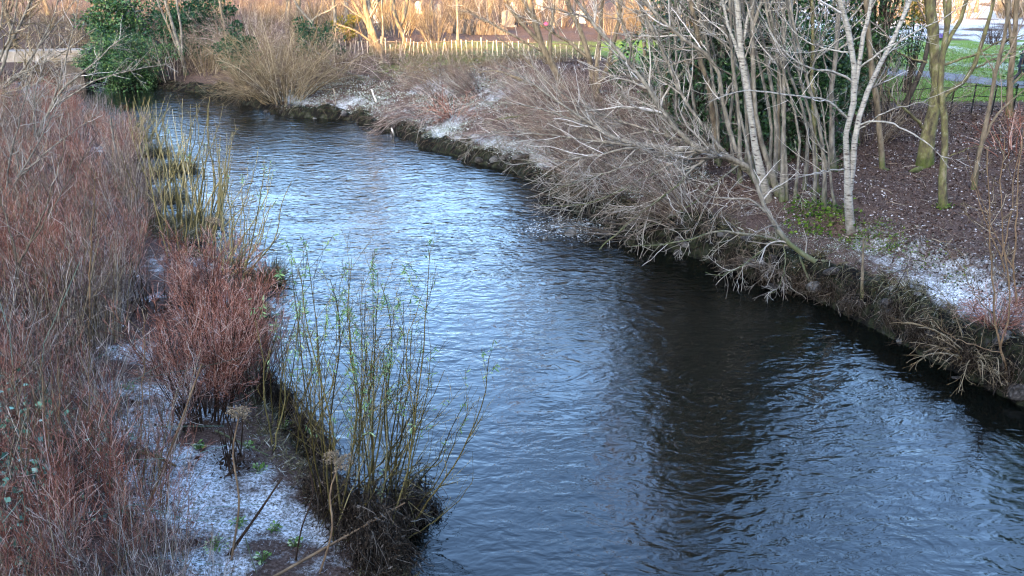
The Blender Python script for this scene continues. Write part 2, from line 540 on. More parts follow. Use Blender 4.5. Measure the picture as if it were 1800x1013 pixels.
def link(name, me, parent=None, loc=None):
    o = bpy.data.objects.new(name, me)
    COL.objects.link(o)
    if parent: o.parent = parent
    if loc is not None: o.location = loc
    return o


def thing(name, label, cat, loc, group=None):
    o = bpy.data.objects.new(name, None)
    COL.objects.link(o)
    o.location = loc
    o.empty_display_size = .3
    return tag(o, label, cat, group)


def copy_tree(o, loc, rz=0, sc=1., label=None):
    c = o.copy(); COL.objects.link(c)
    c.location = loc; c.rotation_euler = (0, 0, rz); c.scale = (sc, sc, sc)
    if label: c['label'] = label
    for ch in list(o.children):
        d = ch.copy(); COL.objects.link(d); d.parent = c
        for g2 in list(ch.children):
            e = g2.copy(); COL.objects.link(e); e.parent = d
    return c


def local(parts, base):
    return [(V - base, Q, mi) for V, Q, mi in parts]


# ------------------------------------------------------------------ ground, water, path, hill
def axis(*spans):
    out = []
    for a, b, s0, s1 in spans:
        x = a
        n = 0
        while x < b - 1e-6:
            out.append(x)
            f = (x - a) / (b - a)
            x += s0 + (s1 - s0) * f
    out.append(spans[-1][1])
    return np.array(out)


GX = axis((-120, -32, 8, .5), (-32, -8, .3, .15), (-8, 13, .13, .13), (13, 32, .16, .5), (32, 140, .8, 8))
GY = axis((-60, 6, 8, .3), (6, 30, .11, .17), (30, 62, .17, .4), (62, 110, .5, 2), (110, 260, 3, 9))
XX, YY = np.meshgrid(GX, GY)
HH, DD, RT = height(XX.ravel(), YY.ravel(), True)
HH = np.where(YY.ravel() < 4, np.minimum(HH, 2.6), HH)


def build_ground():
    nx, ny = len(GX), len(GY)
    V = np.stack([XX.ravel(), YY.ravel(), HH], 1)
    idx = np.arange(nx * ny).reshape(ny, nx)
    Q = np.stack([idx[:-1, :-1], idx[:-1, 1:], idx[1:, 1:], idx[1:, :-1]], -1).reshape(-1, 4)
    me = mesh_from('ground', [(V, Q, 0)], [M['ground']])
    x, y = V[:, 0], V[:, 1]
    frost = np.zeros(len(V)); grass = np.zeros(len(V)); mud = np.zeros(len(V))
    n = fbm(x * .5, y * .5, 77); nn = fbm(x * 1.3, y * 1.3, 87)
    # right bank: frosted grass on the ledge near the edge and over the far bank
    edge = np.exp(-((DD - 1.35) / 1.1) ** 2) * RT
    frost += RT * (y < 25) * edge * (.38 + .9 * n) * sm(7.5, 9.2, x)
    far = RT * sm(27, 33, y) * (1 - sm(46, 50, y)) * sm(.3, .9, DD) * (1 - sm(5.5, 8.5, DD))
    frost += far * (.22 + 1.5 * n + .35 * (1 - sm(1.2, 3, DD)))
    frost += RT * sm(55, 60, y) * sm(12, 20, x) * (.3 + .9 * n)
    frost += RT * sm(36, 44, y) * sm(12, 18, x) * (.32 + 1.1 * n)
    lawn = RT * sm(33.5, 35, y) * sm(4, 9, x) * (1 - sm(56, 60, y))
    grass += lawn * .8
    grass += RT * sm(46, 50, y) * (1 - sm(56, 60, y)) * sm(-9, -7, x) * .40
    # left bank
    frost += (~RT) * sm(.5, 1., DD) * (1 - sm(2.6, 3.8, DD)) * (.34 + 1.4 * nn) * (1 - .4 * sm(14, 20, y))
    frost += (~RT) * sm(3, 6, DD) * .1
    mud += (1 - sm(.4, .85, DD)) * (y < 60)
    mud = np.where(RT, mud, (1 - sm(.05, .35, DD)) * .9)
    for nm, a in (('frost', frost), ('grass', grass), ('mud', mud)):
        at = me.attributes.new(nm, 'FLOAT', 'POINT')
        at.data.foreach_set('value', np.clip(a, 0, 1).astype(np.float32))
    o = link('ground', me)
    return tag(o, kind='structure')


build_ground()
wx = np.arange(-75, 26, .6); wy = np.arange(-22, 64.1, .6)
WX, WY = np.meshgrid(wx, wy)
ii = np.arange(WX.size).reshape(WX.shape)
wo = link('river_water', mesh_from('river_water', [(np.stack([WX.ravel(), WY.ravel(), np.zeros(WX.size)], 1),
          np.stack([ii[:-1, :-1], ii[:-1, 1:], ii[1:, 1:], ii[1:, :-1]], -1).reshape(-1, 4), 0)], [M['water']]))
tag(wo, kind='structure')
_x, _y = WX.ravel(), WY.ravel()
_rip = .34 + .5 * sm(15, 26, _y - .55 * (_x - 2) ) + .16 * sm(.3, 1.6, seg_dist(_x, _y, RS)) - .08
_at = wo.data.attributes.new('ripple', 'FLOAT', 'POINT')
_at.data.foreach_set('value', np.clip(_rip, .15, 1).astype(np.float32))


def ribbon(name, pts, width, mat, lift=.02):
    L = smooth_line(pts, 60)
    T = unit(np.gradient(L, axis=0)); Nn = np.stack([-T[:, 1], T[:, 0]], 1)
    rows = []
    for s in np.linspace(-.5, .5, 7):
        q = L[:, :2] + Nn * s * width
        rows.append(np.column_stack([q, height(q[:, 0], q[:, 1]) + lift + .03 * (1 - 4 * s * s)]))
    V = np.stack(rows, 1)
    idx = np.arange(60 * 7).reshape(60, 7)
    Q = np.stack([idx[:-1, :-1], idx[1:, :-1], idx[1:, 1:], idx[:-1, 1:]], -1).reshape(-1, 4)
    return tag(link(name, mesh_from(name, [(V.reshape(-1, 3), Q, 0)], [mat])), kind='structure')


path_pts = [PZ(u, v, 2.5) for u, v in [(1480, 118), (1560, 127), (1640, 132), (1720, 142), (1800, 150), (1900, 160), (2100, 180)]]
path_pts = [np.array([6, 43.5, 2.5])] + path_pts
ribbon('park_path', path_pts, 2.3, M['asphalt'])


def build_sun_block_hill():
    """unseen ridge added behind the camera to keep the low sun off the river"""
    xs = np.linspace(-130, 130, 60); ys = np.linspace(-130, -22, 60)
    X, Y = np.meshgrid(xs, ys)
    ridge = 25.2 + 5.0 * sm(-26, -10, X) + 5.0 * sm(-44, -52, X) + 1.0 * fbm(X * .05, Y * .05, 5) + 2.0 * fbm(X * .3, Y * .02, 9)  # added sun blocker; crest shaped to set where the shadow edge falls
    t = sm(-22, -31, Y)
    Z = t * ridge + 2 * (1 - t)
    V = np.stack([X.ravel(), Y.ravel(), Z.ravel()], 1)
    idx = np.arange(X.size).reshape(X.shape)
    Q = np.stack([idx[:-1, :-1], idx[:-1, 1:], idx[1:, 1:], idx[1:, :-1]], -1).reshape(-1, 4)
    m = mat_noise('hill grass', [(.3, (.05, .06, .03)), (.7, (.12, .12, .07))], .5)
    tag(link('sun_block_hill', mesh_from('sun_block_hill', [(V, Q, 0)], [m])), kind='structure')


build_sun_block_hill()


# ------------------------------------------------------------------ bare trees
def px_line(pts, Y0):
    """pts of (u, v[, dY]) in photo pixels at a real depth Y0 + dY"""
    return [PY(p[0], p[1], Y0 + (p[2] if len(p) > 2 else 0)) for p in pts]


def bare_tree(name, label, cat, limbs, bark, twig, seed, group=None, b1=2.4, b2=4.2, b3=4.6, up=.08, l1=(.6, 2.4), l2=(.25, .5), ang=(30, 65), tipz=None, b1_t0=.25, S=9, wander=.13, extra=None, r3=.0034, K=16):
    """limbs: list of (points, r0, r1); first point of the first limb is the foot"""
    g = np.random.default_rng(seed)
    A = np.stack([smooth_line(p, K) for p, _, _ in limbs])
    Rr = np.stack([np.linspace(1, 0, K) ** .9 * (a - b) + b for _, a, b in limbs])
    # roughen the limbs, flare the foot
    nz = g.normal(size=A.shape) * .012 * (1 + Rr[..., None] * 4); nz[:, 0] = 0
    A = A + nz
    Rr[0, 0] *= 1.5
    Rr[0, 1] *= 1.15
    Rr *= 1 + .07 * g.normal(size=Rr.shape)
    foot = A[0, 0].copy()
    A[0, 0, 2] -= .15
    t = thing(name, label, cat, foot, group)
    link('trunk', mesh_from('trunk', local([(*tubes(A, Rr, S), 0)], foot), [bark]), t)
    B1, R1 = sprout(A, Rr, g, b1, ang=ang, abslen=l1, K=8, wander=wander, bias=(0, 0, up), rf=.5, t0=b1_t0, rmin=.006)
    parts = [(*tubes(B1, R1, 4), 0)]
    B2, R2 = sprout(B1, R1, g, b2, ang=(25, 60), lf=l2, K=6, wander=wander * 1.1, bias=(0, 0, up * .8), rf=.65, t0=.12, rmin=.0045)
    parts.append((*tubes(B2, R2, 3), 0))
    B3, R3 = sprout(B2, R2, g, b3, ang=(20, 60), lf=(.3, .6), K=4, wander=wander * 1.1, bias=(0, 0, up * .5), rf=.8, t0=.1, rmin=r3, lmin=.12)
    parts.append((*tubes(B3, R3, 3), 0))
    crown = link('crown', mesh_from('crown', local(parts, foot), [twig]), t)
    return t, (A, Rr, B1, B2, B3)


W = lambda px, Y: px * Y / F_PX / .93      # width in photo pixels -> metres at depth Y


def shrub_mesh(seed, n, h, spread, b1, b2, b3, lean=(0, 0), up=.05, r=.009, curve=.1, base_r=.3, mats=None, K=10, hvar=.35, l1=(.3, .55), l2=(.3, .55), wander=.1):
    g = np.random.default_rng(seed)
    A = np.zeros((n, K, 3))
    az = g.uniform(0, 2 * np.pi, n); rad = base_r * np.sqrt(g.uniform(0, 1, n))
    A[:, 0, 0] = np.cos(az) * rad; A[:, 0, 1] = np.sin(az) * rad; A[:, 0, 2] = -.08
    sp = spread * g.uniform(.2, 1, n)
    d = unit(np.stack([np.cos(az) * sp + lean[0], np.sin(az) * sp + lean[1], np.ones(n)], 1))
    L = h * g.uniform(1 - hvar, 1 + hvar * .35, n) / (K - 1)
    for k in range(1, K):
        d = unit(d + wander * .5 * g.normal(size=(n, 3)) + np.array([lean[0] * .05, lean[1] * .05, curve * .1]))
        A[:, k] = A[:, k - 1] + d * L[:, None]
    Rr = r * g.uniform(.7, 1.4, n)[:, None] * np.linspace(1, .3, K)[None]
    B1, R1 = sprout(A, Rr, g, b1, ang=(20, 50), lf=l1, K=6, wander=wander, bias=(0, 0, up), rf=.6, t0=.2, rmin=.0045)
    B2, R2 = sprout(B1, R1, g, b2, ang=(20, 50), lf=l2, K=5, wander=wander, bias=(0, 0, up), rf=.75, t0=.1, rmin=.0036)
    B3, R3 = sprout(B2, R2, g, b3, ang=(20, 55), lf=(.35, .7), K=4, wander=wander, bias=(0, 0, up), rf=.9, t0=.1, rmin=.003, lmin=.08)
    stems = mesh_from('stems', [(*tubes(A, Rr, 4), 0)], [mats[0]])
    twigs = mesh_from('twigs', [(*tubes(B1, R1, 3), 0), (*tubes(B2, R2, 3), 0), (*tubes(B3, R3, 3), 0)], [mats[1]])
    return stems, twigs, (A, Rr, B1, B2, B3)


def shrub(name, label, cat, loc, meshes, group=None, rz=0, sc=1.):
    t = thing(name, label, cat, loc, group)
    link('stems', meshes[0], t); link('twigs', meshes[1], t)
    t.rotation_euler = (0, 0, rz); t.scale = (sc, sc, sc)
    return t


# ------------------------------------------------------------------ right bank: named trees
THICK = .64


def T(name, label, cat, foot, limbs, r_px, bark, twig, seed, **kw):
    """foot: photo pixel of the foot on the ground; limbs in photo pixels (+ depth offset from the foot), r in photo pixels"""
    f = G(*foot); Y0 = f[1]
    ls = []
    for k, (pts, a, b) in enumerate(limbs):
        L = px_line(pts, Y0)
        if k == 0:
            L[0] = f
        if pts[-1][1] < -50:
            e = L[-1] - L[-2]
            L.append(L[-1] + e / np.linalg.norm(e) * max(1., 13.5 - L[-1][2]) * (1 if k == 0 else .6))
        ls.append((L, W(a, Y0) * THICK, W(b, Y0) * THICK))
    t, data = bare_tree(name, label, cat, ls, M[bark], M[twig], seed, **kw)
    return t, data, f


BIRCH = T('birch_tree', 'white barked birch forking into upright stems at the edge of the right bank', 'tree', (1497, 408), [
    ([(1497, 408), (1491, 340), (1488, 270), (1492, 215), (1502, 165), (1500, 100), (1491, 50), (1478, 0), (1465, -120), (1450, -260)], 9.4, 3),
    ([(1494, 335), (1500, 270), (1503, 225), (1524, 165, .1), (1546, 115, .2), (1572, 65, .3), (1598, 8, .4), (1640, -110, .6)], 8, 2.5),
    ([(1502, 165), (1510, 110), (1521, 50), (1533, 0), (1552, -140)], 6, 2),
    ([(1489, 208), (1460, 182, -.3), (1420, 172, -.6), (1370, 165, -.9), (1300, 160, -1.2), (1240, 182, -1.5)], 3.2, .8),
    ([(1497, 143), (1465, 127, -.2), (1425, 121, -.4), (1385, 97, -.6), (1350, 50, -.6), (1330, 10, -.6)], 3.2, .9),
    ([(1500, 92), (1468, 90, .2), (1430, 78, .4), (1395, 55, .5), (1372, 20, .6)], 2.6, .8),
    ([(1506, 222), (1535, 213, -.2), (1575, 220, -.5), (1615, 243, -.8), (1645, 265, -1), (1668, 296, -1.2)], 2.8, .8),
    ([(1488, 298), (1455, 300, -.4), (1420, 308, -.8), (1380, 318, -1.2)], 2.2, .7),
    ([(1510, 120), (1550, 90, -.3), (1600, 62, -.5), (1660, 30, -.7), (1710, 0, -.8)], 2.6, .9),
    ([(1500, 236), (1560, 195, -.3), (1620, 180, -.6), (1690, 150, -.8)], 1.8, .6),
], None, 'bark_birch', 'twig_pale', 11, b1=2.0, b2=4.2, b3=4.4, l1=(.5, 1.9), up=.03)

LOG = T('leaning_branch', 'long pale limb bending low off the mossy bank edge, trailing twigs over dark water', 'branch', (1522, 432), [
    ([(1522, 432), (1505, 452, -.2), (1465, 464, -.4), (1425, 456, -.4), (1395, 437, -.3), (1372, 410, -.2), (1352, 375, 0), (1335, 340, .1), (1320, 290, .2), (1309, 245, .3), (1300, 195, .4)], 9.5, 3),
    ([(1385, 428), (1345, 420, -.2), (1310, 412, -.3), (1268, 405, -.2), (1225, 418, .1), (1180, 428, .5), (1110, 432, 1.2)], 3.6, .8),
    ([(1355, 380), (1320, 352, .1), (1285, 350, .3), (1240, 342, .8), (1200, 305, 1.2), (1165, 270, 1.6)], 3.2, .8),
    ([(1405, 447), (1412, 470, -.4), (1430, 505, -.7), (1455, 535, -1.0), (1490, 560, -1.4), (1530, 590, -1.7), (1560, 606, -1.9)], 3.2, .8),
    ([(1502, 460), (1494, 490, -.5), (1490, 520, -.9), (1500, 555, -1.2), (1507, 590, -1.5)], 2.4, .7),
    ([(1375, 412), (1340, 440, -.3), (1300, 470, -.5), (1265, 485, -.5), (1240, 480, -.4)], 2.4, .7),
    ([(1440, 462), (1432, 490, -.4), (1425, 525, -.8), (1405, 570, -1.2)], 2.0, .6),
    ([(1480, 462), (1466, 500, -.5), (1440, 545, -.9), (1400, 575, -1.2)], 2.0, .6),
    ([(1370, 408), (1380, 450, -.4), (1372, 500, -.8), (1350, 520, -.9)], 1.8, .6),
], None, 'bark_pale', 'twig_pale', 12, b1=7, b2=5, b3=4.6, l1=(.4, 1.6), up=-.05, b1_t0=.3, ang=(30, 70))

# leaning willow that throws its limbs out over the river
LEAN = T('leaning_willow', 'spreading bare willow whose long limbs lean left over the river from the right bank', 'tree', (1338, 322), [
    ([(1338, 322), (1312, 292), (1270, 275), (1217, 263), (1165, 260), (1117, 256), (1063, 233, .4), (983, 181, .8), (917, 133, 1.2), (872, 112, 1.5)], 8, 1.2),
    ([(1325, 310), (1285, 285, .1), (1233, 260, .3), (1150, 231, .6), (1083, 211, .9), (1017, 181, 1.2), (950, 140, 1.6)], 5, 1),
    ([(1262, 275), (1217, 256, .2), (1167, 197, .4), (1133, 147, .6), (1103, 108, .8), (1050, 50, 1), (1005, -10, 1.2), (960, -80, 1.4)], 7, 1.5),
    ([(1200, 262), (1155, 275, -.2), (1110, 290, -.4), (1050, 310, -.3), (985, 330, 0)], 4, .8),
    ([(1140, 258), (1095, 262, -.2), (1040, 275, -.2), (960, 285, .2), (890, 290, .8)], 3, .7),
    ([(1110, 256), (1060, 250, .3), (985, 240, .8), (900, 232, 1.4), (820, 240, 2)], 3, .7),
    ([(1080, 245), (1020, 215, .6), (940, 190, 1.2), (860, 178, 1.8), (800, 185, 2.4)], 3, .7),
    ([(1250, 272), (1215, 300, -.5), (1180, 335, -.9), (1130, 372, -1.2), (1085, 410, -1.3), (1040, 450, -1.2), (1000, 485, -1.1)], 3.6, .8),
    ([(1300, 290), (1260, 320, -.5), (1215, 360, -.9), (1160, 390, -1.1), (1105, 405, -1)], 3, .7),
    ([(1225, 268), (1160, 300, -.2), (1080, 340, -.2), (1010, 362, 0), (950, 360, .3)], 3, .7),
    ([(1290, 285), (1240, 230, .4), (1190, 150, .8), (1165, 90, 1), (1130, 20, 1.2), (1090, -60, 1.5)], 5, 1.2),
    ([(1310, 300), (1290, 250, .4), (1270, 180, .7), (1258, 110, .8), (1215, 80, .9), (1165, 35, 1), (1130, 0, 1.1), (1080, -60, 1.2)], 6.5, 1.5),
], None, 'bark_pale', 'twig_pale', 13, b1=5.2, b2=5.2, b3=4.6, l1=(.7, 2.6), up=.03, b1_t0=.15, ang=(25, 60))

ALDERS = [
    ('pale straight trunk of the alder clump with a spotted bark', (1352, 352), [([(1352, 352), (1336, 300), (1328, 255), (1319, 190), (1309, 130), (1303, 85), (1297, 30), (1294, -20), (1288, -160), (1284, -300)], 9.5, 3),
      ([(1309, 130), (1295, 90), (1278, 30), (1265, -20), (1240, -120)], 4, 1.5), ([(1303, 85), (1312, 40), (1325, 0), (1345, -100)], 4, 1.5)], 'bark_birch'),
    ('forked alder trunk dividing high beside the evergreen thicket', (1372, 345), [([(1372, 345), (1350, 290), (1334, 230), (1325, 170), (1322, 100), (1323, 48), (1320, 0), (1318, -150), (1322, -280)], 8, 2.5),
      ([(1323, 52), (1332, 25), (1340, -10), (1352, -120)], 5, 2)], 'bark_pale'),
    ('slim alder trunk with smooth grey bark standing between two thicker stems', (1296, 255), [([(1296, 255), (1292, 200), (1290, 150), (1297, 100), (1296, 50), (1300, 0), (1306, -120)], 7, 2.5)], 'bark_pale'),
    ('grey alder trunk nearest the spotted trunk leaning slightly to the left', (1278, 258), [([(1278, 258), (1272, 200), (1268, 150), (1270, 80), (1266, 20), (1262, -60), (1256, -200)], 7, 2.5),
      ([(1270, 110), (1250, 70), (1240, 30), (1232, -30)], 3.4, 1.2)], 'bark_pale'),
    ('thick alder trunk with a bent side limb in front of the dark thicket', (1264, 285), [([(1264, 285), (1255, 230), (1250, 170), (1242, 130), (1228, 100), (1226, 60), (1217, 20), (1212, -40), (1200, -180)], 8, 2.5),
      ([(1242, 130), (1215, 112), (1175, 108), (1130, 108)], 2.8, .8)], 'bark_brown'),
    ('straight grey trunk left of the bent alder', (1232, 252), [([(1232, 252), (1231, 200), (1230, 150), (1228, 80), (1224, 20), (1220, -60), (1215, -200)], 7.5, 2.5)], 'bark_pale'),
    ('light brown trunk near the left end of the alder row', (1208, 250), [([(1208, 250), (1205, 200), (1204, 140), (1203, 80), (1202, 20), (1200, -60), (1198, -200)], 6, 2.2)], 'bark_pale'),
    ('thin dark trunk at the left end of the alder row', (1180, 248), [([(1180, 248), (1176, 190), (1170, 120), (1166, 50), (1160, -20), (1150, -160)], 5, 2)], 'bark_brown'),
    ('greenish upright trunk with a mossy foot behind the birch', (1437, 338), [([(1437, 338), (1432, 280), (1430, 210), (1428, 140), (1428, 80), (1427, 20), (1424, -60), (1420, -200)], 6, 2.2)], 'bark_moss'),
    ('smooth olive trunk with a mossy foot just left of the birch', (1466, 298), [([(1466, 298), (1463, 240), (1462, 180), (1465, 120), (1470, 70), (1475, 20), (1480, -40), (1488, -200)], 7, 2.5),
      ([(1464, 150), (1450, 110), (1440, 50), (1430, -10)], 2.5, 1)], 'bark_pale'),
    ('thin pale sapling in front of the alders arching up from the bank', (1452, 368), [([(1452, 368), (1447, 320), (1455, 290), (1440, 255), (1425, 225), (1390, 180), (1365, 160)], 3.6, 1.2)], 'bark_pale'),
    ('slender grey sapling right of the arching one', (1467, 372), [([(1467, 372), (1463, 330), (1458, 290), (1452, 240), (1446, 190), (1437, 130)], 3.6, 1.2)], 'bark_pale'),
    ('grey trunk in the depth of the alder clump', (1368, 300), [([(1368, 300), (1369, 240), (1368, 180), (1368, 120), (1366, 60), (1364, -20), (1360, -160)], 5, 2)], 'bark_brown'),
]
for k, (lab, foot, limbs, bk) in enumerate(ALDERS):
    T('alder_tree', lab, 'tree', foot, limbs, None, bk, 'twig_pale', 40 + k, group='alders crowding the right bank', b1=2.1, b2=4., b3=4.2, l1=(.6, 2.2), up=.05)

g = np.random.default_rng(55)
for k in range(20):
    bu = 1165 + 15 * k + g.uniform(-8, 8); bv = 240 + (bu - 1165) * .42 + g.uniform(-20, 25)
    tu = bu + g.uniform(-70, 25)
    T('thin_alder', 'thin grey stem in the thick of the alder clump', 'tree', (bu, bv), [
        ([(bu, bv), (bu + g.uniform(-8, 8), bv * .66), ((bu + tu) / 2 + g.uniform(-8, 8), bv * .3), (tu, -20), (tu + g.uniform(-30, 10), -140)], g.uniform(3.5, 6), 1.6)],
      None, 'bark_pale', 'twig_pale', 1200 + k, group='thin stems of the alder clump', b1=2.4, b2=4.2, b3=4.2, l1=(.5, 2.2), up=.04)

T('mossy_tree', 'thick mossy tree with several stems standing back from the bank on brown leaf litter', 'tree', (1626, 288), [
    ([(1626, 288), (1630, 250), (1635, 215), (1641, 185), (1644, 140), (1641, 95), (1638, 40), (1634, 0), (1630, -180)], 15, 6),
    ([(1641, 190), (1662, 165), (1690, 148), (1712, 115), (1722, 90), (1732, 50), (1742, 30), (1758, -60)], 6.5, 2.5),
    ([(1648, 150), (1656, 100), (1676, 55), (1695, 20), (1712, -60)], 6, 2.5),
    ([(1650, 118), (1660, 85), (1664, 40), (1662, 0), (1660, -140)], 4, 2),
    ([(1652, 118), (1690, 104), (1725, 90), (1760, 72), (1800, 62)], 3.5, 1.2),
    ([(1628, 232), (1600, 200, -.2), (1575, 180, -.3), (1555, 150, -.3)], 4.5, 1.6),
    ([(1716, 120), (1745, 105), (1775, 95), (1810, 75)], 2.6, 1),
    ([(1722, 96), (1755, 95), (1790, 80)], 2.2, .8),
    ([(1630, 110), (1600, 102), (1580, 92)], 2.6, 1),
], None, 'bark_moss', 'twig_brown', 61, b1=1.6, b2=3, b3=3, l1=(.5, 1.7))
T('curved_trunk_tree', 'sapling rising from a dark trunk that lies curved along the leaf litter', 'tree', (1625, 291), [
    ([(1625, 291, -.2), (1612, 299, -.3), (1590, 306, -.3), (1568, 309, -.2), (1553, 303, 0), (1549, 285), (1547, 250), (1543, 210), (1540, 170), (1533, 130), (1528, 70), (1522, 0), (1516, -100)], 9, 2.2),
    ([(1541, 200), (1550, 150), (1565, 110), (1585, 60)], 2.2, .8),
], None, 'bark_brown', 'twig_brown', 62, b1=1.2, b1_t0=.5, b2=3, b3=3, K=26)
T('slender_tree', 'slim brown tree with mossy foot standing alone right of the thick mossy tree', 'tree', (1660, 366), [
    ([(1660, 366), (1657, 330), (1657, 290), (1660, 240), (1656, 190), (1652, 130), (1664, 60), (1668, 0), (1674, -160)], 9, 3),
    ([(1660, 276), (1690, 268, -.2), (1715, 258, -.3), (1760, 262, -.4)], 1.6, .6),
    ([(1655, 200), (1640, 150), (1632, 100)], 2, .8),
], None, 'bark_moss', 'twig_brown', 63, b1=1.2, b2=3, b3=3)
T('slender_tree', 'thin leaning tree with tall forked limbs near the right edge of the litter slope', 'tree', (1712, 333), [
    ([(1712, 333), (1716, 295), (1727, 250), (1738, 200), (1748, 140), (1762, 80), (1772, 20), (1785, -80)], 5.5, 2),
    ([(1728, 248), (1750, 205), (1775, 180), (1810, 150)], 3.6, 1.2),
], None, 'bark_brown', 'twig_brown', 64, b1=1.4, b2=3, b3=3)
T('park_tree', 'dark trunk by the iron fence with its upper bark glowing orange', 'tree', (1775, 206), [
    ([(1775, 206), (1776, 170), (1776, 130), (1781, 90), (1785, 50), (1788, 10), (1792, -60), (1798, -200)], 7, 3),
    ([(1780, 90), (1775, 50), (1770, 15), (1766, -60)], 4.5, 2),
    ([(1777, 150), (1800, 130), (1830, 110)], 3, 1),
], None, 'bark_brown', 'twig_brown', 65, b1=1.4, b2=3, b3=3)
T('leaning_dark_tree', 'dark trunk slanting right behind the curved sapling beside the iron fence', 'tree', (1578, 222), [
    ([(1578, 222), (1592, 180), (1608, 150), (1622, 120), (1630, 80), (1640, 20), (1655, -80)], 6.5, 3),
    ([(1622, 110), (1595, 102), (1572, 88)], 2.6, 1),
], None, 'bark_dark', 'twig_brown', 66, b1=1.4, b2=3, b3=3)

# trees of the middle of the bank, leaning left
T('riverside_willow', 'stout willow trunk leaning left in front of the pale picket fence with limbs fanned out', 'tree', (1000, 168), [
    ([(1000, 168), (982, 140), (966, 105), (950, 75), (940, 35), (930, 0), (915, -80), (900, -200)], 9, 3),
    ([(952, 78), (930, 55), (905, 25), (885, -5), (850, -60)], 5, 2),
    ([(966, 105), (968, 60), (972, 20), (975, -60)], 5, 2),
    ([(960, 95), (915, 70), (870, 45), (840, 30), (800, 0)], 3.5, 1.2),
    ([(945, 50), (925, 20), (905, -20)], 3.5, 1.5),
], None, 'bark_brown', 'twig_pale', 71, b1=3.0, b2=4.2, b3=4.2, l1=(.6, 2.4))
T('riverside_willow', 'willow behind the leaning one with many steep stems splaying from one foot', 'tree', (1055, 178), [
    ([(1055, 178), (1042, 140), (1035, 100), (1022, 60), (1005, 20), (990, -20), (960, -120)], 8, 2.5),
    ([(1048, 150), (1050, 110), (1055, 60), (1058, 10), (1062, -80)], 6, 2),
    ([(1050, 155), (1068, 115), (1080, 70), (1090, 20), (1100, -60)], 6, 2),
    ([(1037, 105), (1000, 75), (960, 50), (930, 20), (905, -20)], 4.5, 1.5),
    ([(1056, 60), (1035, 30), (1020, -10)], 4, 1.5),
    ([(1066, 120), (1100, 90), (1130, 55), (1160, 20)], 3.5, 1.2),
], None, 'bark_brown', 'twig_pale', 72, b1=3.0, b2=4.2, b3=4.2, l1=(.6, 2.4))
T('riverside_willow', 'low willow with a branch lying almost flat along the frosted slope', 'tree', (1035, 205), [
    ([(1035, 205), (1005, 182), (975, 170), (940, 152), (905, 135), (870, 125), (840, 128)], 7, 1.2),
    ([(1020, 195), (990, 200), (950, 200), (905, 205), (850, 215)], 4, 1),
    ([(990, 176), (965, 150), (940, 120), (900, 85), (870, 60)], 4, 1),
    ([(1000, 180), (980, 215), (940, 240), (900, 262)], 3, .8),
], None, 'bark_brown', 'twig_pale', 73, b1=2.6, b2=4, b3=4, l1=(.6, 1.9), up=.02)
T('riverside_willow', 'small multi-stemmed willow at the left end of the evergreen thicket', 'tree', (1140, 195), [
    ([(1140, 195), (1138, 150), (1134, 100), (1130, 40), (1128, -20), (1120, -140)], 6, 2),
    ([(1138, 170), (1120, 130), (1108, 80), (1092, 30), (1080, -30)], 4.5, 1.5),
    ([(1139, 160), (1155, 110), (1165, 60), (1172, 0)], 4.5, 1.5),
], None, 'bark_brown', 'twig_pale', 74, b1=2.2, b2=3.6, b3=3.6)

# far bank left of the fence
T('far_tree', 'dark trunk leaning left against the sunlit ground behind the left end of the picket fence', 'tree', (678, 118), [
    ([(678, 118), (668, 90), (656, 62), (646, 30), (638, 0), (625, -60), (610, -160)], 8, 3),
    ([(660, 70), (640, 35), (622, 5), (600, -40)], 5, 2),
    ([(672, 98), (650, 72), (620, 52), (590, 42)], 3.5, 1.2),
], None, 'bark_brown', 'twig_brown', 81, b1=1.8, b2=3.2, b3=3.2)
T('far_tree', 'orange lit trunk behind the dark leaning one', 'tree', (655, 95), [
    ([(655, 95), (652, 60), (645, 25), (640, 0), (636, -100)], 6.5, 3), ([(648, 40), (662, 10), (672, -40)], 3, 1.2)], None, 'bark_brown', 'twig_brown', 82, b1=1.6, b2=3, b3=3)
T('far_tree', 'forked tree with two limbs above the middle of the picket fence', 'tree', (716, 84), [
    ([(716, 84), (706, 58), (697, 35), (692, 12), (688, -40), (680, -120)], 5, 2), ([(703, 50), (712, 25), (716, 0), (720, -80)], 3.6, 1.5)], None, 'bark_brown', 'twig_brown', 83, b1=1.8, b2=3, b3=3)
T('far_tree', 'short sunlit trunk at the left end of the picket fence', 'tree', (589, 86), [
    ([(589, 86), (588, 60), (589, 35), (586, 0), (582, -90)], 4.5, 2.5)], None, 'bark_pale', 'twig_brown', 84, b1=1.6, b2=3, b3=3)
T('far_tree', 'thin sunlit trunk standing over the right part of the picket fence', 'tree', (805, 84), [
    ([(805, 84), (805, 55), (804, 25), (803, 0), (800, -100)], 3.2, 2)], None, 'bark_pale', 'twig_brown', 85, b1=1.8, b2=3, b3=3)
T('far_tree', 'very thin bright trunk between the leaning trunk and the forked tree', 'tree', (672, 80), [
    ([(672, 80), (673, 50), (672, 20), (671, -10), (670, -100)], 2.4, 1.6)], None, 'bark_pale', 'twig_brown', 86, b1=1.6, b2=3, b3=3)
T('far_tree', 'pair of long pale trunks leaning left beside the dark green bush', 'tree', (328, 132), [
    ([(328, 132), (318, 95), (308, 60), (296, 20), (288, -10), (268, -120)], 4.5, 2),
    ([(326, 120), (310, 80), (296, 45), (278, 5), (262, -40)], 3.6, 1.5),
    ([(320, 100), (318, 50), (310, 0), (306, -80)], 3, 1.5)], None, 'bark_pale', 'twig_tan', 87, b1=1.6, b2=3, b3=3, group=None)
T('far_tree', 'lone slim trunk right of the leaning pale pair', 'tree', (345, 100), [
    ([(345, 100), (340, 60), (334, 25), (330, -10), (322, -120)], 2.8, 1.6)], None, 'bark_pale', 'twig_tan', 88, b1=1.6, b2=3, b3=3)
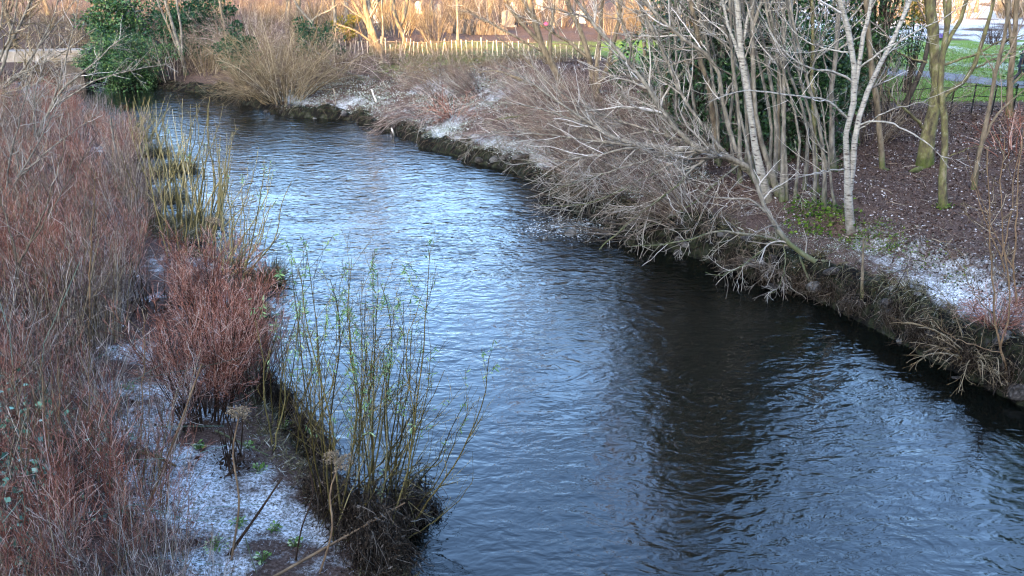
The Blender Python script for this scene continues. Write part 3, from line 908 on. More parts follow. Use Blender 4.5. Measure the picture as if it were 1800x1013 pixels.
T('far_tree', 'bent bare tree with one branch kinked like an elbow above the round bush', 'tree', (580, 118), [
    ([(580, 118), (572, 90), (560, 60), (548, 40), (535, 25), (520, 5), (505, -30)], 4, 1.6),
    ([(549, 42), (553, 32), (566, 25), (580, 18), (592, 8)], 3, 1),
    ([(549, 42), (541, 55), (537, 66)], 2, .8)], None, 'bark_pale', 'twig_tan', 89, b1=2, b2=3, b3=3)
T('far_tree', 'low trunk slanting down to the right of the round brown bush', 'tree', (642, 142), [
    ([(642, 142), (615, 130), (590, 122), (565, 100), (545, 80), (530, 68)], 3.4, 1)], None, 'bark_pale', 'twig_tan', 90, b1=2.2, b2=3.4, b3=3)
T('far_tree', 'dark stem leaning left out of the shrubs left of the round bush', 'tree', (418, 118), [
    ([(418, 118), (405, 90), (398, 60), (390, 30), (385, -10), (378, -100)], 3.6, 1.6)], None, 'bark_brown', 'twig_tan', 91, b1=2, b2=3, b3=3)

# far left, pale leaning trees in front of the footbridge
T('pale_leaning_tree', 'pale grey bare tree leaning right above the red shrubs by the river', 'tree', (48, 285), [
    ([(48, 285), (66, 240), (84, 200), (108, 160), (140, 132), (170, 108), (196, 82), (225, 62)], 4.6, 1),
    ([(78, 212), (98, 165), (112, 120), (118, 95), (128, 50), (138, 0)], 2.8, .8),
    ([(90, 190), (130, 165), (175, 140), (240, 122), (300, 112)], 2.4, .7),
    ([(62, 250), (60, 200), (64, 150), (82, 100), (95, 60)], 2.4, .8),
], None, 'bark_pale', 'twig_pale', 95, b1=5.0, b2=5, b3=4.6, l1=(.6, 1.8), up=.06)
T('pale_leaning_tree', 'pale bare tree at the upper left corner with long branches rising to the right', 'tree', (-60, 230), [
    ([(-60, 230), (-20, 175), (15, 140), (60, 118), (105, 96), (140, 70), (168, 48)], 4.2, 1),
    ([(-30, 185), (0, 130), (18, 80), (42, 30), (58, -10), (72, -60)], 4, 1.2),
    ([(-20, 170), (5, 90), (22, 50), (30, 0), (36, -50)], 3.4, 1.2),
    ([(-10, 165), (30, 135), (70, 80), (110, 30), (140, -10)], 2.8, .8),
    ([(20, 140), (60, 125), (85, 145), (120, 150)], 2, .7),
    ([(-40, 200), (-10, 100), (2, 40), (5, -20)], 3.4, 1.4),
    ([(-30, 190), (10, 165), (60, 150), (100, 110), (150, 95)], 2.2, .7),
], None, 'bark_pale', 'twig_tan', 96, b1=5.0, b2=5, b3=4.6, l1=(.6, 1.8), up=.06)
T('pale_leaning_tree', 'grey leaning sapling at the left edge with its limbs crossing the red shrubs', 'tree', (20, 640), [
    ([(20, 640), (24, 560), (30, 470), (22, 420), (8, 380), (0, 340)], 4, 1),
    ([(27, 500), (45, 440), (70, 390), (90, 340), (110, 270), (115, 230)], 2.6, .8),
    ([(28, 470), (60, 420), (95, 360), (140, 290), (170, 240)], 2.2, .7),
], None, 'bark_brown', 'twig_purple', 97, b1=5, b2=4.6, b3=4., l1=(.4, 1.3), up=.08)
T('pale_leaning_tree', 'pale slanting tree rising from the middle of the red shrubs at the far left edge', 'tree', (-20, 420), [
    ([(-20, 420), (10, 350), (45, 290), (75, 235), (100, 190), (118, 150)], 3.4, .9),
    ([(10, 350), (18, 280), (35, 210), (50, 150), (62, 110)], 2.6, .8),
    ([(30, 315), (80, 270), (130, 230), (170, 200)], 2.2, .7),
], None, 'bark_pale', 'twig_pale', 99, b1=5, b2=4.8, b3=4.4, l1=(.4, 1.5), up=.08)
T('pale_leaning_tree', 'pale tree with upright twigs behind the corner tree near the footbridge', 'tree', (20, 185), [
    ([(20, 185), (40, 140), (60, 95), (85, 50), (100, 10), (110, -40)], 3, 1),
    ([(35, 150), (70, 110), (110, 75), (140, 40)], 2.2, .7),
    ([(40, 140), (45, 90), (52, 40), (56, -10)], 2.2, .8),
], None, 'bark_pale', 'twig_tan', 100, b1=5, b2=4.6, b3=4.2, l1=(.6, 1.8), up=.06)
T('pale_sapling', 'lone pale straight stem standing out of the red shrubs near the water', 'sapling', (207, 335), [
    ([(207, 335), (205, 290), (200, 250), (196, 218), (196, 205)], 3, 1.8), ([(196, 222), (190, 208)], 1.2, .8), ([(197, 228), (205, 214)], 1.2, .8)],
  None, 'bark_pale', 'twig_pale', 98, b1=.5, b2=2, b3=2, l1=(.2, .5))
SAP = [((158, 640), (168, 300), 3, 'tall tan sapling rising straight through the middle of the red shrubs'),
       ((60, 930), (18, 600), 2.6, 'tan sapling at the left edge leaning left out of the brambles'),
       ((98, 905), (70, 620), 4, 'thickest of the tan stems among the brambles'),
       ((112, 880), (100, 610), 3, 'tan stem right beside the thickest one'),
       ((160, 870), (155, 590), 2.6, 'tan stem right of the bramble leaves'),
       ((52, 950), (48, 720), 2, 'short tan stem in front of the bramble leaves'),
       ((243, 830), (255, 560), 2.4, 'reddish upright stem at the edge of the frosted strip')]
for k, (a, b, r, lab) in enumerate(SAP):
    mid = ((a[0] * .5 + b[0] * .5) - 4 + k, a[1] * .5 + b[1] * .5)
    T('sapling', lab, 'sapling', a, [([a, mid, b], r, r * .35)], None, 'stem_tan', 'twig_tan', 110 + k, b1=3.2, b2=3, b3=3, l1=(.25, .8), up=.12, group='saplings on the left bank', ang=(20, 45))

# thin saplings at the right edge
for k, (lab, foot, limbs) in enumerate([
    ('tan sapling pair growing from the eroded edge at the right', (1772, 668), [([(1772, 668), (1756, 600), (1747, 520), (1742, 430), (1738, 340), (1735, 260)], 3.2, 1), ([(1758, 610), (1775, 540), (1765, 440), (1760, 330), (1768, 240)], 2.6, .8),
      ([(1760, 620), (1720, 610, -.2), (1670, 590, -.3), (1630, 562, -.4)], 1.6, .6), ([(1752, 560), (1715, 520, -.2), (1690, 470, -.3), (1660, 430, -.4)], 1.5, .5)]),
    ('thin sapling behind the pair on the frosted ledge at the right', (1790, 540), [([(1790, 540), (1782, 470), (1786, 380), (1790, 300), (1800, 220)], 2.8, 1), ([(1784, 480), (1750, 410), (1720, 340), (1700, 270)], 1.8, .6)]),
    ('wispy sapling crossing the leaf litter near the right edge', (1770, 480), [([(1770, 480), (1745, 420), (1722, 360), (1704, 300)], 2, .7), ([(1760, 455), (1775, 390), (1782, 320), (1795, 250)], 1.8, .6)])]):
    T('edge_sapling', lab, 'sapling', foot, limbs, None, 'stem_tan', 'twig_tan', 130 + k, b1=2.6, b2=3, b3=3, l1=(.3, 1.1), up=.05)


# ------------------------------------------------------------------ evergreens
def evergreen(name, label, cat, centre, rad, nclump, nleaf, size, mat, seed, group=None, base_z=None, droop=0., trunk_mat='bark_dark', clump=.32):
    g = np.random.default_rng(seed)
    c = np.array(centre, float); rad = np.array(rad, float)
    foot = np.array([c[0], c[1], base_z if base_z is not None else c[2] - rad[2]])
    d = unit(g.normal(size=(nclump, 3)))
    rr = g.uniform(.35, 1.02, (nclump, 1)) ** .6
    cc = c + d * rr * rad * (1 + .30 * g.normal(size=(nclump, 1)))
    cc[:, 2] = np.maximum(cc[:, 2], foot[2] + .15)
    cs = clump * rad.mean() * g.uniform(.5, 1.3, nclump)
    k = g.integers(0, nclump, nleaf)
    off = unit(g.normal(size=(nleaf, 3))) * (g.uniform(.25, 1, (nleaf, 1)) ** .5) * cs[k][:, None] * np.array([1, 1, .7])
    base = cc[k] + off
    dirs = unit(off) + .6 * unit(base - c) + .8 * g.normal(size=(nleaf, 3)) + np.array([0, 0, -droop])
    V, Q = leaves(base, dirs, size, g, .3, .06)
    t = thing(name, label, cat, foot, group)
    link('foliage', mesh_from('foliage', local([(V, Q, 0)], foot), [mat]), t)
    # branches from the foot to the clumps
    sel = g.permutation(nclump)[:min(nclump, 40)]
    A = np.stack([smooth_line([foot + np.array([*(g.normal(size=2) * .15), -.1]), foot + (cc[s] - foot) * .5 + np.array([0, 0, .25 * rad[2]]), cc[s]], 8) for s in sel])
    Rr = np.linspace(.05, .012, 8)[None].repeat(len(sel), 0) * (rad.mean() / 1.8)
    link('branches', mesh_from('branches', local([(*tubes(A, Rr, 5), 0)], foot), [M[trunk_mat]]), t)
    return t


def EV(label, uv, Y, w_px, h_px, mat, seed, size=.09, n=9000, nc=70, name='evergreen_shrub', depth=None, droop=.2, bz=None):
    """a bush whose middle is seen at uv, w/h half sizes in photo pixels"""
    c = PY(*uv, Y)
    rx = W(w_px, Y); rz = W(h_px, Y)
    evergreen(name, label, 'shrub', c, (rx, depth or rx, rz), nc, n, size, M[mat], seed, base_z=bz if bz is not None else float(on_ground(c[0], c[1])[2]), droop=droop)


EV('dark glossy evergreen thicket behind the alder trunks', (1250, 60), 30.5, 95, 220, 'holly', 201, .13, 19000, 120, depth=1.6)
EV('ivy clad tree added unseen behind the holly thicket to darken the water reflection', (1330, -250), 37.5, 110, 330, 'holly', 221, .2, 22000, 150, name='sky_block_tree', depth=3.0)  # added out of sight, keeps bright sky out of the pool's reflection
EV('tallest ivy clad tree, added out of view beyond the right edge to darken the water', (2130, -230), 37, 130, 330, 'holly', 222, .2, 22000, 150, name='sky_block_tree', depth=3.0)  # unseen, put in so the near right water mirrors dark foliage
EV('ivy clad tree added out of view right of the litter slope to darken the water', (2065, 20), 30, 150, 340, 'holly', 209, .16, 22000, 140, name='sky_block_tree', depth=3.0)  # added beyond the frame to block sky reflected along the right bank
EV('dark evergreen shrub low behind the birch with drooping leaves', (1420, 165), 27.5, 75, 110, 'holly', 202, .13, 11000, 80, depth=1.4)
EV('tall holly between the alders and the birch reaching out of the picture', (1355, -30), 32, 100, 240, 'holly', 203, .14, 20000, 130, depth=1.8)
EV('evergreen holly with some yellowed leaves right of the birch', (1560, -40), 34, 66, 190, 'holly', 204, .12, 12000, 90, depth=1.4)
EV('yellow lit holly branches beside the mossy trunk', (1618, 18), 36.5, 26, 40, 'leaf_yellow', 205, .10, 1100, 26, depth=.9)
EV('holly shrub behind the birch at the lawn edge', (1500, 120), 33, 45, 75, 'holly', 206, .12, 5000, 50, depth=1.2)
EV('low holly at the foot of the small multi-stemmed willow', (1105, 130), 36, 26, 26, 'holly', 207, .11, 1800, 24)
EV('bushy dark evergreen between the pale alder trunks and the willow', (1180, 130), 33.5, 40, 90, 'holly', 208, .13, 6000, 50, depth=1.2)
EV('rounded bright green evergreen bush hanging over the far bend of the river', (222, 106), 55, 54, 42, 'bush_green', 211, .12, 24000, 120, name='green_bush', depth=2.6, droop=.5)
EV('tall evergreen rising behind the bright green bush', (205, 30), 60, 46, 46, 'bush_green', 212, .2, 5000, 60, name='green_bush', depth=2.2)
EV('dark yew spreading behind the leaning pale trunks', (345, 62), 60, 74, 60, 'yew', 213, .2, 10000, 80, name='yew', depth=2.4)
EV('small dark yew left of the round brown bush', (418, 95), 52, 30, 36, 'yew', 214, .16, 3500, 40, name='yew', depth=1.4)
EV('dark ivy clad bush behind the elbow branch', (560, 70), 52, 36, 30, 'yew', 215, .16, 2500, 36, name='yew', depth=1.4)
EV('yellow green bush lit by the sun beside the short trunk', (610, 46), 57, 22, 20, 'leaf_yellow', 216, .14, 1100, 24, name='green_bush', depth=.9)


# ------------------------------------------------------------------ far bank shrubs and brush
def dome(label, uv, seed, n, h, spread, mat, name='bare_shrub', base_r=.6, b=(4, 4, 3.5), lean=(0, 0), r=.012, cat='shrub', up=-.02, curve=-.8, group=None, hvar=.4):
    p = G(*uv)
    ms = shrub_mesh(seed, n, h, spread, *b, lean=lean, up=up, r=r, curve=curve, base_r=base_r, mats=(M[mat], M[mat]), hvar=hvar, wander=.16)
    return shrub(name, label, cat, p, ms, group)


dome('big round tan bush of fine twigs overhanging the far waterline', (500, 178), 301, 110, 4.2, 1.05, 'twig_tan', base_r=1.2, b=(3.5, 3, 2.5), r=.018, curve=-.75)
dome('brown bush of twigs at the left foot of the round tan bush', (448, 172), 302, 50, 2.4, 1.3, 'twig_tan', base_r=.9, b=(4, 3, 2.5))
dome('dark dome of arching twigs low on the frosted far bank', (752, 205), 303, 70, 2.6, 1.8, 'twig_purple', base_r=.7, b=(3.5, 3, 2.5), curve=-1.6, lean=(-.5, 0))
dome('grey brush heap below the picket fence', (700, 138), 304, 60, 2.6, 1.6, 'twig_purple', base_r=1., b=(4, 3, 2.5), curve=-1.2)
dome('tan dead brush in front of the picket fence', (775, 140), 305, 70, 2.2, 1.4, 'twig_tan', base_r=1., b=(4, 3, 2.5), curve=-1)
dome('brown brush below the fence near the leaning willow', (855, 140), 306, 60, 2.2, 1.6, 'twig_brown', base_r=1., b=(4, 3, 2.5), curve=-1)
dome('reddish bramble mound beside the dark dome', (795, 205), 307, 60, 1.5, 1.5, 'twig_red', base_r=.5, b=(5, 4, 3), curve=-1.2)
dome('purple grey twig mound left of the far tree trunks', (610, 132), 308, 60, 3., 1.5, 'twig_purple', base_r=1., b=(4, 3, 2.5), curve=-1.)
dome('grey shrub behind the round tan bush', (440, 110), 309, 60, 4., 1.0, 'twig_purple', base_r=1., b=(4, 3, 2.5))
dome('brown tangle of twigs on the bank below the leaning willow', (1120, 330), 310, 60, 2.2, 1.8, 'twig_brown', base_r=.8, b=(4, 4, 3), curve=-1., lean=(-.4, -.2))
dome('grey tangle of twigs on the far bank under the low willow', (930, 235), 311, 70, 2.6, 1.8, 'twig_purple', base_r=.9, b=(4, 4, 3), curve=-1., lean=(-.5, -.1))
dome('dark brush by the waterline below the alder clump', (1215, 395), 312, 60, 1.8, 1.8, 'twig_brown', base_r=.7, b=(4, 4, 3), curve=-.8, lean=(-.4, -.3))
dome('thicket of grey twigs between the low willow and the alders', (1075, 255), 313, 60, 2.4, 1.6, 'twig_pale', base_r=.9, b=(4, 4, 3), curve=-.6, lean=(-.5, -.1))
dome('small red brown shrub on the frosted ledge at the right', (1752, 570), 314, 60, .9, 1.1, 'twig_red', base_r=.25, b=(6, 6, 4), r=.006)
dome('low red tinted brush on the litter slope at the right edge', (1790, 270), 315, 50, 1.8, 1.2, 'twig_red', base_r=.8, b=(4, 4, 3))
dome('dry twiggy stems beside the curved sapling', (1530, 250), 316, 40, 1.6, .8, 'twig_brown', base_r=.5, b=(4, 4, 3))
dome('bare thicket standing along the iron fence', (1590, 205), 317, 60, 2.6, .7, 'twig_brown', base_r=1.4, b=(3, 3, 3))
dome('shrub at the water edge under the trailing branch', (1360, 470), 318, 40, 1.2, 1.6, 'twig_brown', base_r=.4, b=(5, 5, 3), lean=(-.3, -.3))
dome('dark shrub on the frosted ground beyond the lawn', (1750, 78), 319, 70, 1.3, .8, 'stem_dark', base_r=.5, b=(6, 6, 4))
dome('fine brown twigs rooted on the eroded edge at the right', (1700, 620), 320, 40, 1.3, 1.2, 'twig_tan', base_r=.5, b=(4, 4, 3), lean=(-.5, -.5))
dome('dim shrub under the footbridge end', (120, 150), 321, 60, 2.4, 1.2, 'twig_purple', base_r=1.2, b=(4, 3, 2.5))

mesh_lean = [shrub_mesh(350 + k, 26, 3.1, .7, 2.6, 3.2, 3.2, lean=(-.75, -.15), up=.02, r=.010, curve=-.35, base_r=.5, mats=(M['twig_pale'] if k == 1 else M['twig_purple'], M['twig_purple'] if k != 2 else M['twig_brown']), l1=(.3, .6), wander=.13) for k in range(4)]
g = np.random.default_rng(358)
fl = {}
nl_ = 0
while nl_ < 44:
    i = g.integers(0, len(RS)); b = RS[i] + np.array([g.uniform(.4, 7), g.uniform(-.5, 3)])
    h_, d_, r_ = height(np.array([b[0]]), np.array([b[1]]), True)
    if not (21.5 < b[1] < 45) or d_[0] < .35 or d_[0] > 7 or not r_[0]: continue
    if b[1] < 26 and d_[0] > 1.6: continue
    if b[0] > 6.2: continue
    if b[1] > 34 and d_[0] < 2.6: continue
    if g.uniform() > (1.1 if b[1] < 36 else .75): continue
    k = nl_ % 4; loc = (b[0], b[1], h_[0]); sc = g.uniform(.6, 1.1) * (.75 if b[1] > 36 else 1)
    if k not in fl:
        fl[k] = shrub('leaning_bush', 'bare bush of pale stems leaning left over the right bank', 'shrub', loc, mesh_lean[k], 'bare bushes leaning over the right bank', g.uniform(-.6, .6), sc)
    else:
        copy_tree(fl[k], loc, g.uniform(-.6, .6), sc)
    nl_ += 1

g = np.random.default_rng(377)
mesh_fb = [shrub_mesh(380 + k, 40, 1.7, .9, 3.5, 3.5, 3., r=.013, base_r=.6, up=.02, curve=-.3, mats=(M['twig_tan'], M['twig_tan' if k else 'twig_brown'])) for k in range(2)]
ff = {}
for i, u in enumerate([600, 634, 668, 690, 722, 752, 770, 800, 832, 850, 884, 905, 940, 962, 990, 1020]):
    p = G(u + g.uniform(-8, 8), g.uniform(103, 116)); k = i % 2; sc = g.uniform(.4, .85)
    if k not in ff:
        ff[k] = shrub('fence_brush', 'tan dead brush tuft growing along the foot of the picket fence', 'shrub', p, mesh_fb[k], 'brush along the picket fence', g.uniform(0, 6), sc)
    else:
        copy_tree(ff[k], p, g.uniform(0, 6), sc)

# ------------------------------------------------------------------ left bank: red and purple shrubs
mesh_red = [shrub_mesh(400 + k, 26, 2.1, .42, 4.5, 4.6, 3.2, up=.06, r=.008, base_r=.42, mats=(M['twig_tan'] if k % 2 else M['twig_red'], M['twig_red']), l1=(.25, .5)) for k in range(4)]
mesh_pur = [shrub_mesh(420 + k, 24, 2.3, .45, 4.5, 4.4, 3., up=.06, r=.010, base_r=.42, mats=(M['twig_pale'] if k % 2 else M['twig_tan'], M['twig_purple'] if k else M['twig_brown']), l1=(.25, .5)) for k in range(3)]
protos = []
for k, ms in enumerate(mesh_red):
    protos.append(('r', ms))
for ms in mesh_pur:
    protos.append(('p', ms))
g = np.random.default_rng(5)
pts = []
for _ in range(9000):
    y = g.uniform(7.2, 47); x = g.uniform(-.62 * y - 1.5, 0)
    pts.append((x, y))
pts = np.array(pts)
hh, dd, rt = height(pts[:, 0], pts[:, 1], True)
dmin = interp(pts[:, 1], [7, 9, 12, 14, 17, 20, 24, 30, 40, 50], [2.9, 2.8, 2.7, 3.1, 3.4, 2.9, .9, .4, .2, .1])
ok = (~rt) & (dd > dmin)
kept = []
for (x, y), h_, d_ in zip(pts[ok], hh[ok], dd[ok]):
    sep = .62 + .012 * y
    if all((x - a) ** 2 + (y - b) ** 2 > sep * sep for a, b, *_ in kept):
        kept.append((x, y, h_, d_))
first = {}
for i, (x, y, h_, d_) in enumerate(kept):
    pr = .5 + 1.6 * fbm(np.array([x * .35]), np.array([y * .22]), 91)[0] - .05 * (d_ - 5)
    kind = 'r' if g.uniform() < pr else 'p'
    k = g.integers(0, 4) if kind == 'r' else g.integers(0, 3)
    key = (kind, int(k))
    sc = g.uniform(.75, 1.15) * (1 if y > 11 else .72 + .07 * (y - 7)) * (.8 if d_ < 3.4 else 1.)
    loc = (x, y, h_)
    if key not in first:
        ms = (mesh_red if kind == 'r' else mesh_pur)[k]
        lab = 'red brown twiggy shrub in the dense thicket along the left bank' if kind == 'r' else 'purple grey twiggy shrub in the dense thicket along the left bank'
        first[key] = shrub('red_shrub' if kind == 'r' else 'grey_shrub', lab, 'shrub', loc, ms,
                           'red shrubs of the left bank thicket' if kind == 'r' else 'grey shrubs of the left bank thicket', g.uniform(0, 6.28), sc)
    else:
        copy_tree(first[key], loc, g.uniform(0, 6.28), sc)


def lone_red(label, uv, h, n, seed, spread=.6, base_r=.5):
    p = G(*uv)
    ms = shrub_mesh(seed, n, h, spread, 5.5, 6.5, 5.5, up=.06, r=.009, base_r=base_r, mats=(M['stem_dark'], M['twig_red']), l1=(.25, .5), hvar=.25)
    shrub('waterside_red_shrub', label, 'shrub', p, ms)


lone_red('dense red brown shrub standing apart at the water edge in front of the thicket', (362, 735), 2.3, 56, 451, .42, .42)
lone_red('red brown shrub at the water edge behind the one with dark stems', (405, 640), 2.2, 46, 452, .42, .45)
lone_red('red shrub nearest the olive willow stems', (375, 560), 2.0, 44, 453, .42, .45)
lone_red('red shrub leaning over the water beside the willow with green tips', (430, 700), 1.9, 44, 454, .7, .4)

# ------------------------------------------------------------------ willows of the left bank


def willow(name, label, base_pts, tops, r_px, seed, b1, b2, leaf_n, mat='stem_olive', leaf_size=.085, l1=(.25, .9), up=.15, ang=(15, 40)):
    g = np.random.default_rng(seed)
    foot = G(*np.mean(base_pts, axis=0)); Y0 = foot[1]
    lines = []; rad = []
    for (bu, bv), (tu, tv, ty), rr in zip(base_pts, tops, r_px):
        b = G(bu, bv); b[2] -= .05
        tp = PY(tu, tv, b[1] + ty)
        m = b * .55 + tp * .45 + np.array([(tp[0] - b[0]) * .12, (tp[1] - b[1]) * .1, .0]) + g.normal(size=3) * .06
        m2 = b * .25 + tp * .75 + g.normal(size=3) * .05 + np.array([(tp[0] - b[0]) * .07, 0, 0])
        lines.append(smooth_line([b, m, m2, tp], 14)); rad.append(np.linspace(W(rr, Y0), W(rr, Y0) * .28, 14) * .5)
    A = np.array(lines); Rr = np.array(rad)
    A[:, 1:] += g.normal(size=A[:, 1:].shape) * .008
    B1, R1 = sprout(A, Rr, g, b1, ang=ang, abslen=l1, K=7, wander=.07, bias=(0, 0, up * .4), rf=.6, t0=.28, rmin=.0034)
    B2, R2 = sprout(B1, R1, g, b2, ang=(18, 45), lf=(.3, .6), K=5, wander=.08, bias=(0, 0, up * .4), rf=.7, t0=.1, rmin=.003, lmin=.1)
    t = thing(name, label, 'willow', foot)
    link('stems', mesh_from('stems', local([(*tubes(A, Rr, 5), 0)], foot), [M[mat]]), t)
    link('twigs', mesh_from('twigs', local([(*tubes(B1, R1, 3), 0), (*tubes(B2, R2, 3), 0)], foot), [M[mat]]), t)
    if leaf_n:
        tips = np.concatenate([A[:, -1], B1[:, -1]]); td = np.concatenate([A[:, -1] - A[:, -3], B1[:, -1] - B1[:, -2]])
        w = sm(foot[2] + 1.2, foot[2] + 3.6, tips[:, 2]) + .12
        w = w / w.sum()
        sel = g.choice(len(tips), leaf_n, p=w)
        base = []; dirs = []
        for s in sel:
            k = g.integers(5, 13)
            d0 = unit(td[s])
            base.append(tips[s] - d0 * g.uniform(0, .28, (k, 1)))
            dirs.append(d0 * .5 + g.normal(size=(k, 3)) * .7 + np.array([0, 0, -.65]))
        V, Q = leaves(np.concatenate(base), np.concatenate(dirs), leaf_size, g, .11, .0)
        link('leaves', mesh_from('leaves', local([(V, Q, 0)], foot), [M['willow_leaf']]), t)
    return t, (A, Rr, B1, B2, foot)


g = np.random.default_rng(17)
# mid willow: many thin straight olive stems standing in the shallows
bp = [(g.uniform(285, 405), g.uniform(370, 452)) for _ in range(54)]
tp = []
for (bu, bv) in bp:
    f = (bu - 300) / 100
    tu = 255 + f * 165 + g.uniform(-25, 60); tp.append((tu, g.uniform(170, 330) + max(0, tu - 420) * .9, g.uniform(-.6, .9)))
willow('olive_willow', 'clump of tall thin olive willow stems standing in the shallows of the left bank', bp, tp, g.uniform(2.2, 3.6, 54), 501, 1.6, 1.6, 10, l1=(.2, .8), leaf_size=.08, mat='stem_straw')
bp = [(g.uniform(390, 440), g.uniform(440, 500)) for _ in range(24)]
tp = [(bu + g.uniform(-10, 90), g.uniform(280, 420), g.uniform(-.3, .6)) for bu, bv in bp]
willow('olive_willow', 'lower olive willow leaning right over the water behind the red shrubs', bp, tp, g.uniform(2.2, 3.4, 24), 502, 1.8, 1.5, 20, l1=(.2, .8), mat='stem_straw')
bp = [(g.uniform(255, 340), g.uniform(285, 340)) for _ in range(26)]
tp = [(bu + g.uniform(-40, 60), g.uniform(175, 250), g.uniform(-.3, .6)) for bu, bv in bp]
willow('olive_willow', 'furthest olive willow clump among the tussocks', bp, tp, g.uniform(1.6, 2.6, 26), 503, 1.4, 1.2, 0, l1=(.2, .7), mat='stem_straw')
bp = [(g.uniform(205, 275), g.uniform(222, 268)) for _ in range(26)]
tp = [(bu + g.uniform(-20, 45), g.uniform(166, 205), g.uniform(-.3, .6)) for bu, bv in bp]
willow('olive_willow', 'thin straw stems in the shallows nearest the river bend', bp, tp, g.uniform(1.2, 2.2, 26), 504, 1.2, 1., 0, l1=(.2, .6), mat='stem_straw')
# big near willow
bp = []; tp = []; rp = []
for _ in range(46):
    bu = g.uniform(560, 705); bv = g.uniform(880, 955)
    f = (bu - 575) / 125
    bp.append((bu, bv))
    if g.uniform() < .5:
        tp.append((520 + f * 200 + g.uniform(-40, 70), g.uniform(430, 640), g.uniform(-.5, .7)))
    else:
        tp.append((690 + f * 120 + g.uniform(-60, 60), g.uniform(600, 870), g.uniform(-.9, .5)))
    rp.append(g.uniform(2.4, 5))
NEARW = willow('near_willow', 'large foreground willow with olive stems and green leaf tips at the water edge', bp, tp, rp, 511, 4.6, 3.4, 150, l1=(.3, 1.2), up=.10, ang=(18, 50))
bp = [(g.uniform(470, 560), g.uniform(740, 800)) for _ in range(18)]
tp = [(bu + g.uniform(-40, 70), g.uniform(470, 640), g.uniform(-.4, .6)) for bu, bv in bp]
willow('near_willow', 'slighter willow with pale green tips between the red shrub and the big willow', bp, tp, g.uniform(2, 3.6, 18), 512, 4., 3.2, 40, l1=(.25, .9), up=.12)


# ------------------------------------------------------------------ flood debris caught at the willow feet
def debris(label, spots, seed, n, name='flood_debris'):
    g = np.random.default_rng(seed)
    parts = []
    foot = G(*spots[0][:2])
    for (u, v, ru, hz) in spots:
        c = G(u, v); r = W(ru, c[1])
        k = int(n * r)
        b = c + np.column_stack([g.normal(size=k) * r * .6, g.normal(size=k) * r * .5, np.abs(g.normal(size=k)) * hz * .7 + .02])
        d = unit(np.column_stack([g.normal(size=k) * .8, g.normal(size=k) * .8, -g.uniform(.5, 2.2, k)]))
        L = g.uniform(.12, .55, k)
        A = np.zeros((k, 5, 3)); A[:, 0] = b
        for q in range(1, 5):
            d = unit(d + .35 * g.normal(size=(k, 3)) + np.array([0, 0, -.12]))
            A[:, q] = A[:, q - 1] + d * (L / 4)[:, None]
        A[:, :, 2] = np.maximum(A[:, :, 2], c[2] - .1)
        parts.append((*tubes(A, g.uniform(.002, .009, k)[:, None] * np.linspace(1, .5, 5)[None], 3), 0))
        kl = k
        bl = c + np.column_stack([g.normal(size=kl) * r * .55, g.normal(size=kl) * r * .45, np.abs(g.normal(size=kl)) * hz * .6])
        parts.append((*leaves(bl, g.normal(size=(kl, 3)) + np.array([0, 0, -.9]), .065, g, .18), 0))
    o = link(name, mesh_from(name, local(parts, foot), [M['debris']]), None, foot)
    return tag(o, label, 'debris')


debris('dark matted flood debris heaped around the feet of the big near willow', [(640, 945, 50, .6), (590, 905, 34, .45), (690, 935, 36, .5), (670, 990, 50, .4), (560, 865, 22, .35), (725, 915, 22, .5)], 601, 3000)
debris('brown flood debris snagged in the slighter willow', [(535, 765, 24, .35), (565, 805, 22, .4), (500, 715, 22, .3), (470, 690, 18, .25)], 602, 2600)
debris('dark roots, sods and flood litter slumped along the foot of the eroded right bank', [(1570, 572, 26, .45), (1615, 600, 26, .4), (1660, 622, 26, .4), (1710, 648, 26, .4), (1765, 680, 26, .4), (1500, 545, 26, .4), (1455, 528, 24, .35), (1405, 508, 24, .35), (1350, 490, 24, .35), (1290, 470, 22, .3)], 604, 1100, name='bank_litter')
debris('scraps of dead leaves hanging on twigs over the water right of the big willow', [(745, 875, 14, .35), (765, 905, 10, .2)], 603, 900)


# ------------------------------------------------------------------ dead stalks, sticks, seed heads
def stick(name, label, pts, r0, r1, mat, cat='stick', Y=None, ends=None):
    P3 = [np.array(p, float) for p in pts]
    A = smooth_line(P3, 12)[None]; Rr = np.linspace(r0, r1, 12)[None] * (1 + .08 * np.random.default_rng(int(abs(P3[0][0]) * 1000)).normal(size=(1, 12)))
    foot = P3[0]
    g = np.random.default_rng(int(abs(P3[0][1]) * 100))
    B1, R1 = sprout(A, Rr, g, .9, ang=(30, 60), abslen=(.08, .25), K=4, rf=.5, rmin=.003)
    parts = [(*tubes(A, Rr, 6), 0)]
    if len(B1): parts.append((*tubes(B1, R1, 4), 0))
    return tag(link(name, mesh_from(name, local(parts, foot), [M[mat]]), None, foot), label, cat)


def above(u, v, z):
    return PZ(u, v, z)


